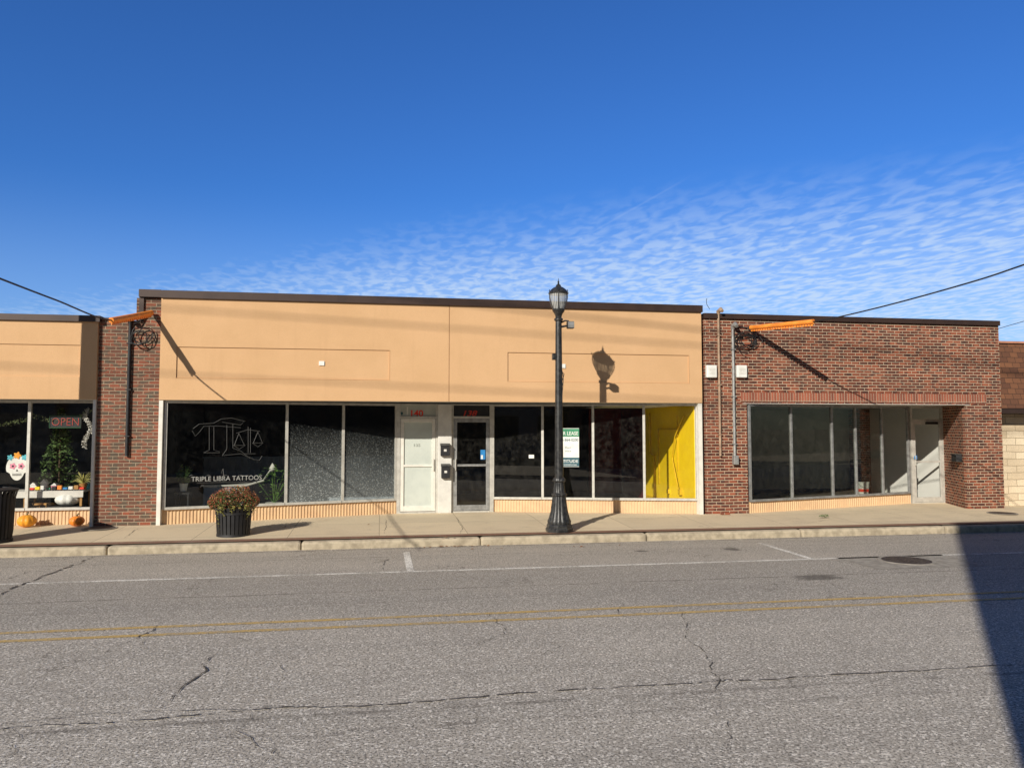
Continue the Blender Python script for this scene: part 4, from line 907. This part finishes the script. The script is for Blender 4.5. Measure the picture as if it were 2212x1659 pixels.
for (dx,dy,dz,r) in ((0,0,.16,.3),(-.2,0,.12,.24),(.2,-.02,.12,.24),(-.08,-.12,.2,.22),(.1,.05,.24,.2),(-.3,-.02,.08,.15),(.3,.05,.1,.14)):
    c=(px_+dx,py_+dy,.45+dz)
    f1.leaves(c,(r,r*.9,r*.72),460,.020,0,.3); f2.leaves((c[0],c[1]-.02,c[2]+.02),(r*1.04,r*.95,r*.78),390,.015,0,.7); f4.leaves((c[0],c[1]-.02,c[2]+.03),(r*1.05,r*.97,r*.8),80,.013,0,.8)
for k in range(13):
    a=random.uniform(math.pi*.95,math.pi*2.05) ; u=Vector((math.cos(a),math.sin(a),0)); l=random.choice((.1,.15,.2,.3,.5))
    for j in range(int(8+l*30)):
        f=j/(8+l*30); c=Vector((px_,py_,.52))+u*(.32+.05*math.sin(f*5))-Vector((0,0,l*f)); f3.leaves(c,(.025,.025,.02),2,.018)
f1.build('foliage','leaf',fr); f2.build('blossoms','mum',fr); f4.build('blossoms','mum2',fr); f3.build('vines','vine',fr)

# ---------------------------------------------------------------- trash can
tx,ty=-6.52,14.62
tc_=root('trash_can',(tx,ty,-.045),'black slatted metal trash can at the left edge of the sidewalk','trash can')
MB().lathe([(.24,.03),(.26,.1),(.27,.8),(.24,.8)],(tx,ty,-.045),32).build('liner','blackm',tc_,smooth=True)
sl=MB()
for k in range(28):
    a=2*math.pi*k/28;u=Vector((math.cos(a),math.sin(a),0)); s_=Vector((-u.y,u.x,0))*.02; c=Vector((tx,ty,-.045)); pr4=[(.27,.04),(.29,.2),(.30,.6),(.31,.75),(.345,.88)]
    for (r0,z0),(r1,z1) in zip(pr4,pr4[1:]):
        sl.quad(c+u*r0-s_+Vector((0,0,z0)),c+u*r0+s_+Vector((0,0,z0)),c+u*r1+s_+Vector((0,0,z1)),c+u*r1-s_+Vector((0,0,z1)))
sl.build('slats','blackm',tc_)
MB().lathe([(.33,.87),(.355,.88),(.355,.9),(.2,.93),(.2,.9)],(tx,ty,-.045),32).build('lid_ring','blackm',tc_,smooth=True)
MB().lathe([(.275,0),(.29,.0),(.29,.05),(.275,.05)],(tx,ty,-.045),32).build('foot_ring','blackm',tc_,smooth=True)

# ---------------------------------------------------------------- debris and weeds
db=MB()
for cpx,cpy,n,sp_ in ((1000,1178,26,.35),(960,1180,10,.3),(1540,1112,10,.2),(610,1140,8,.5),(1200,1182,10,1.2),(60,1138,12,.6),(760,1115,7,.6)):
    g=G(cpx,cpy,ZR if cpy>1165 else -.03)
    for _ in range(n):
        x_=g.x+random.gauss(0,sp_);y_=min(g.y,13.8)+random.gauss(0,.03) if cpy>1165 else g.y+random.gauss(0,.08)
        z_=ZR+.012 if y_<13.84 else -.05+max(0,min(1,(y_-14.33)/1.82))*.05+.012
        if 13.84<=y_<14.4: z_=-.035
        a=random.uniform(0,6.28);u=Vector((math.cos(a),math.sin(a),random.uniform(-.2,.3)))*random.uniform(.02,.04);w_=Vector((-u.y,u.x,random.uniform(0,.01)))*.6;p=Vector((x_,y_,z_))
        db.quad(p-u,p+w_,p+u,p-w_)
tag(db.build('fallen_leaves','dry'),'scattered dry brown leaves in the gutter and on the sidewalk','leaves',None,'stuff')
for (px,py,lb) in ((1780,1117,'small low weed growing from the sidewalk before the brick shop'),(880,1105,'tiny weed at the foot of the white door')):
    g=G(px,py,0); wd=MB().leaves((g.x,g.y,.03),(.12,.05,.03),70,.02,0,0); tag(wd.build('weed','leafp'),lb,'weed')
g=G(1543,1106,0); tag(MB().box(g.x-.09,g.x+.1,16.0,16.1,0,.05).build('loose_brick','brick_r',bevel=.006),'loose brick fragment on the sidewalk at the foot of the red brick wall','brick')

# ---------------------------------------------------------------- off-frame: pole and buildings across the street
ux=-7.15
up_=root('utility_pole',(ux,14.2,-.05),'tall timber utility pole standing just beyond the left edge','utility pole')
MB().tube([(ux,14.2,-.05),(ux,14.2,8)],[.15,.11],14).build('pole','bark',up_,smooth=True)
MB().box(ux-.5,ux+.3,14.1,14.18,7.4,7.5).build('crossarm','bark',up_)
ob=root('brick_building',(6,-8,-.05),'tall brown brick building across the street behind the viewer','building')
ex=-1.77;EH=10.35
w=MB(); hs=[]
for fl0 in (3.6,7.0):
    for k in range(9): hs.append((ex+1+k*2.6,ex+2.2+k*2.6,fl0,fl0+1.8,True,-.15))
for k in range(5): hs.append((ex+1+k*4.6,ex+4.6+k*4.6,.4,2.7,True,-.15))
sheet(w,ex,ex+26,-.05,EH,hs,-3,-.2); w.build('brick_front','oppb',ob)
MB().box(ex,ex+26,-12,-3.2,-.05,EH).build('outer_wall','oppb',ob)
for h in hs: MB().box(h[0]+.05,h[1]-.05,-3.14,-3.1,h[2]+.05,h[3]-.05).build('window','blackm',ob)
ob2=root('brick_building',(-20,-22,-.05),'low pale building far across the street behind the viewer','building')
w=MB(); hs=[(-44+k*4,-41.4+k*4,1,2.8,True,-.15) for k in range(10)]; sheet(w,-46,-3,-.2,6.0,hs,-18,-.2); w.build('wall_front','plainwall',ob2)
MB().box(-46,-3,-30,-18.2,-.2,6).build('outer_wall','plainwall',ob2)
for h in hs: MB().box(h[0]+.05,h[1]-.05,-18.14,-18.1,h[2]+.05,h[3]-.05).build('window','blackm',ob2)

# ---------------------------------------------------------------- light & sky
sd=Vector((.78,1,-.6)).normalized()
sun=bpy.data.lights.new('sun','SUN'); sun.energy=5.0; sun.angle=R(.53); sun.color=(1,.935,.825)
so=bpy.data.objects.new('sun',sun); so.rotation_euler=sd.to_track_quat('-Z','Y').to_euler(); C.objects.link(so)
W=bpy.data.worlds.new('World'); sc.world=W; W.use_nodes=True; nt=W.node_tree; nt.nodes.clear()
out=nt.nodes.new('ShaderNodeOutputWorld'); bg=nt.nodes.new('ShaderNodeBackground'); bg.inputs[1].default_value=.10
sky=nt.nodes.new('ShaderNodeTexSky'); sky.sky_type='NISHITA'; sky.sun_disc=False
sky.sun_elevation=math.asin(-sd.z); sky.sun_rotation=math.atan2(-sd.x,-sd.y)%(2*math.pi); sky.air_density=1.0; sky.dust_density=.3; sky.ozone_density=2.5
tc=nt.nodes.new('ShaderNodeTexCoord'); dvec=tc.outputs['Generated']; s=sepxyz(nt,dvec)
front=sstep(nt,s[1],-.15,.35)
tint=mix(nt,front,(.30,.40,.50),(.31,.71,1.34))  # unseen sky behind the camera dimmed arbitrarily to weaken the blue fill
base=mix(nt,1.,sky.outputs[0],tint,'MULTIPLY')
zc=mth(nt,'MAXIMUM',s[2],.02)
cxn=mth(nt,'DIVIDE',s[0],zc);cyn=mth(nt,'DIVIDE',s[1],zc); cv=comb(nt,cxn,cyn,0)
def plane(pa,pb):
    n=ray(*pa).normalized().cross(ray(*pb).normalized()).normalized()
    d=nt.nodes.new('ShaderNodeVectorMath'); d.operation='DOT_PRODUCT'; nt.links.new(dvec,d.inputs[0]); d.inputs[1].default_value=n
    return d.outputs['Value'],n
dd,n_=plane((100,575),(2212,275))
if n_.dot(ray(1800,600))<0: dd=mth(nt,'MULTIPLY',dd,-1)
edge=noise(nt,cv,.5,5,.6)
dd2=mth(nt,'ADD',dd,mth(nt,'MULTIPLY',mth(nt,'SUBTRACT',edge,.5),.04))
mask=mth(nt,'MULTIPLY',sstep(nt,dd2,-.01,.12),front)
rip=noise(nt,cv,8,4,.5,.5)
rot=nt.nodes.new('ShaderNodeMapping'); rot.inputs['Rotation'].default_value=(0,0,R(35)); rot.inputs['Scale'].default_value=(1,.55,1); nt.links.new(cv,rot.inputs[0])
rip2=noise(nt,rot.outputs[0],12,2,.5,.5)
rr=mth(nt,'ADD',mth(nt,'MULTIPLY',rip,.3),mth(nt,'MULTIPLY',rip2,.7))
patch=noise(nt,cv,.9,4,.6)
dap=sstep(nt,mth(nt,'ADD',rr,mth(nt,'MULTIPLY',mth(nt,'SUBTRACT',patch,.5),.22)),.38,.64)
low=mth(nt,'SUBTRACT',1,sstep(nt,s[2],.10,.34))
amt=mth(nt,'MULTIPLY',mask,mth(nt,'MULTIPLY_ADD',dap,.46,mth(nt,'MULTIPLY_ADD',low,.34,.06)),clamp=True)
haze=mth(nt,'MULTIPLY',mth(nt,'MULTIPLY',mth(nt,'SUBTRACT',1,sstep(nt,s[2],.05,.30)),.24),front)
amt=mth(nt,'MAXIMUM',amt,haze)
cd,n2=plane((1150,575),(1450,405))
fw2=nt.nodes.new('ShaderNodeVectorMath'); fw2.operation='DOT_PRODUCT'; nt.links.new(dvec,fw2.inputs[0]); fw2.inputs[1].default_value=ray(1340,470).normalized()
ct=mth(nt,'MULTIPLY',mth(nt,'SUBTRACT',1,sstep(nt,mth(nt,'ABSOLUTE',cd),.0003,.002)),sstep(nt,fw2.outputs['Value'],.9945,.9995))
amt=mth(nt,'ADD',amt,mth(nt,'MULTIPLY',ct,.07),clamp=True)
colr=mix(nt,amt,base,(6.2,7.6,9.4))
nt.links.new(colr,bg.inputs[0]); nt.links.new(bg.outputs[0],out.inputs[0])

cam=bpy.data.cameras.new('camera'); cam.sensor_width=36; cam.lens=36*F/2212; cam.clip_end=3000; cam.clip_start=.05
co=bpy.data.objects.new('camera',cam); co.location=(0,0,CZ); co.rotation_euler=(math.pi/2+TH,0,-PSI); C.objects.link(co); sc.camera=co
sc.view_settings.view_transform='Standard'; sc.view_settings.look='None'; sc.view_settings.exposure=0
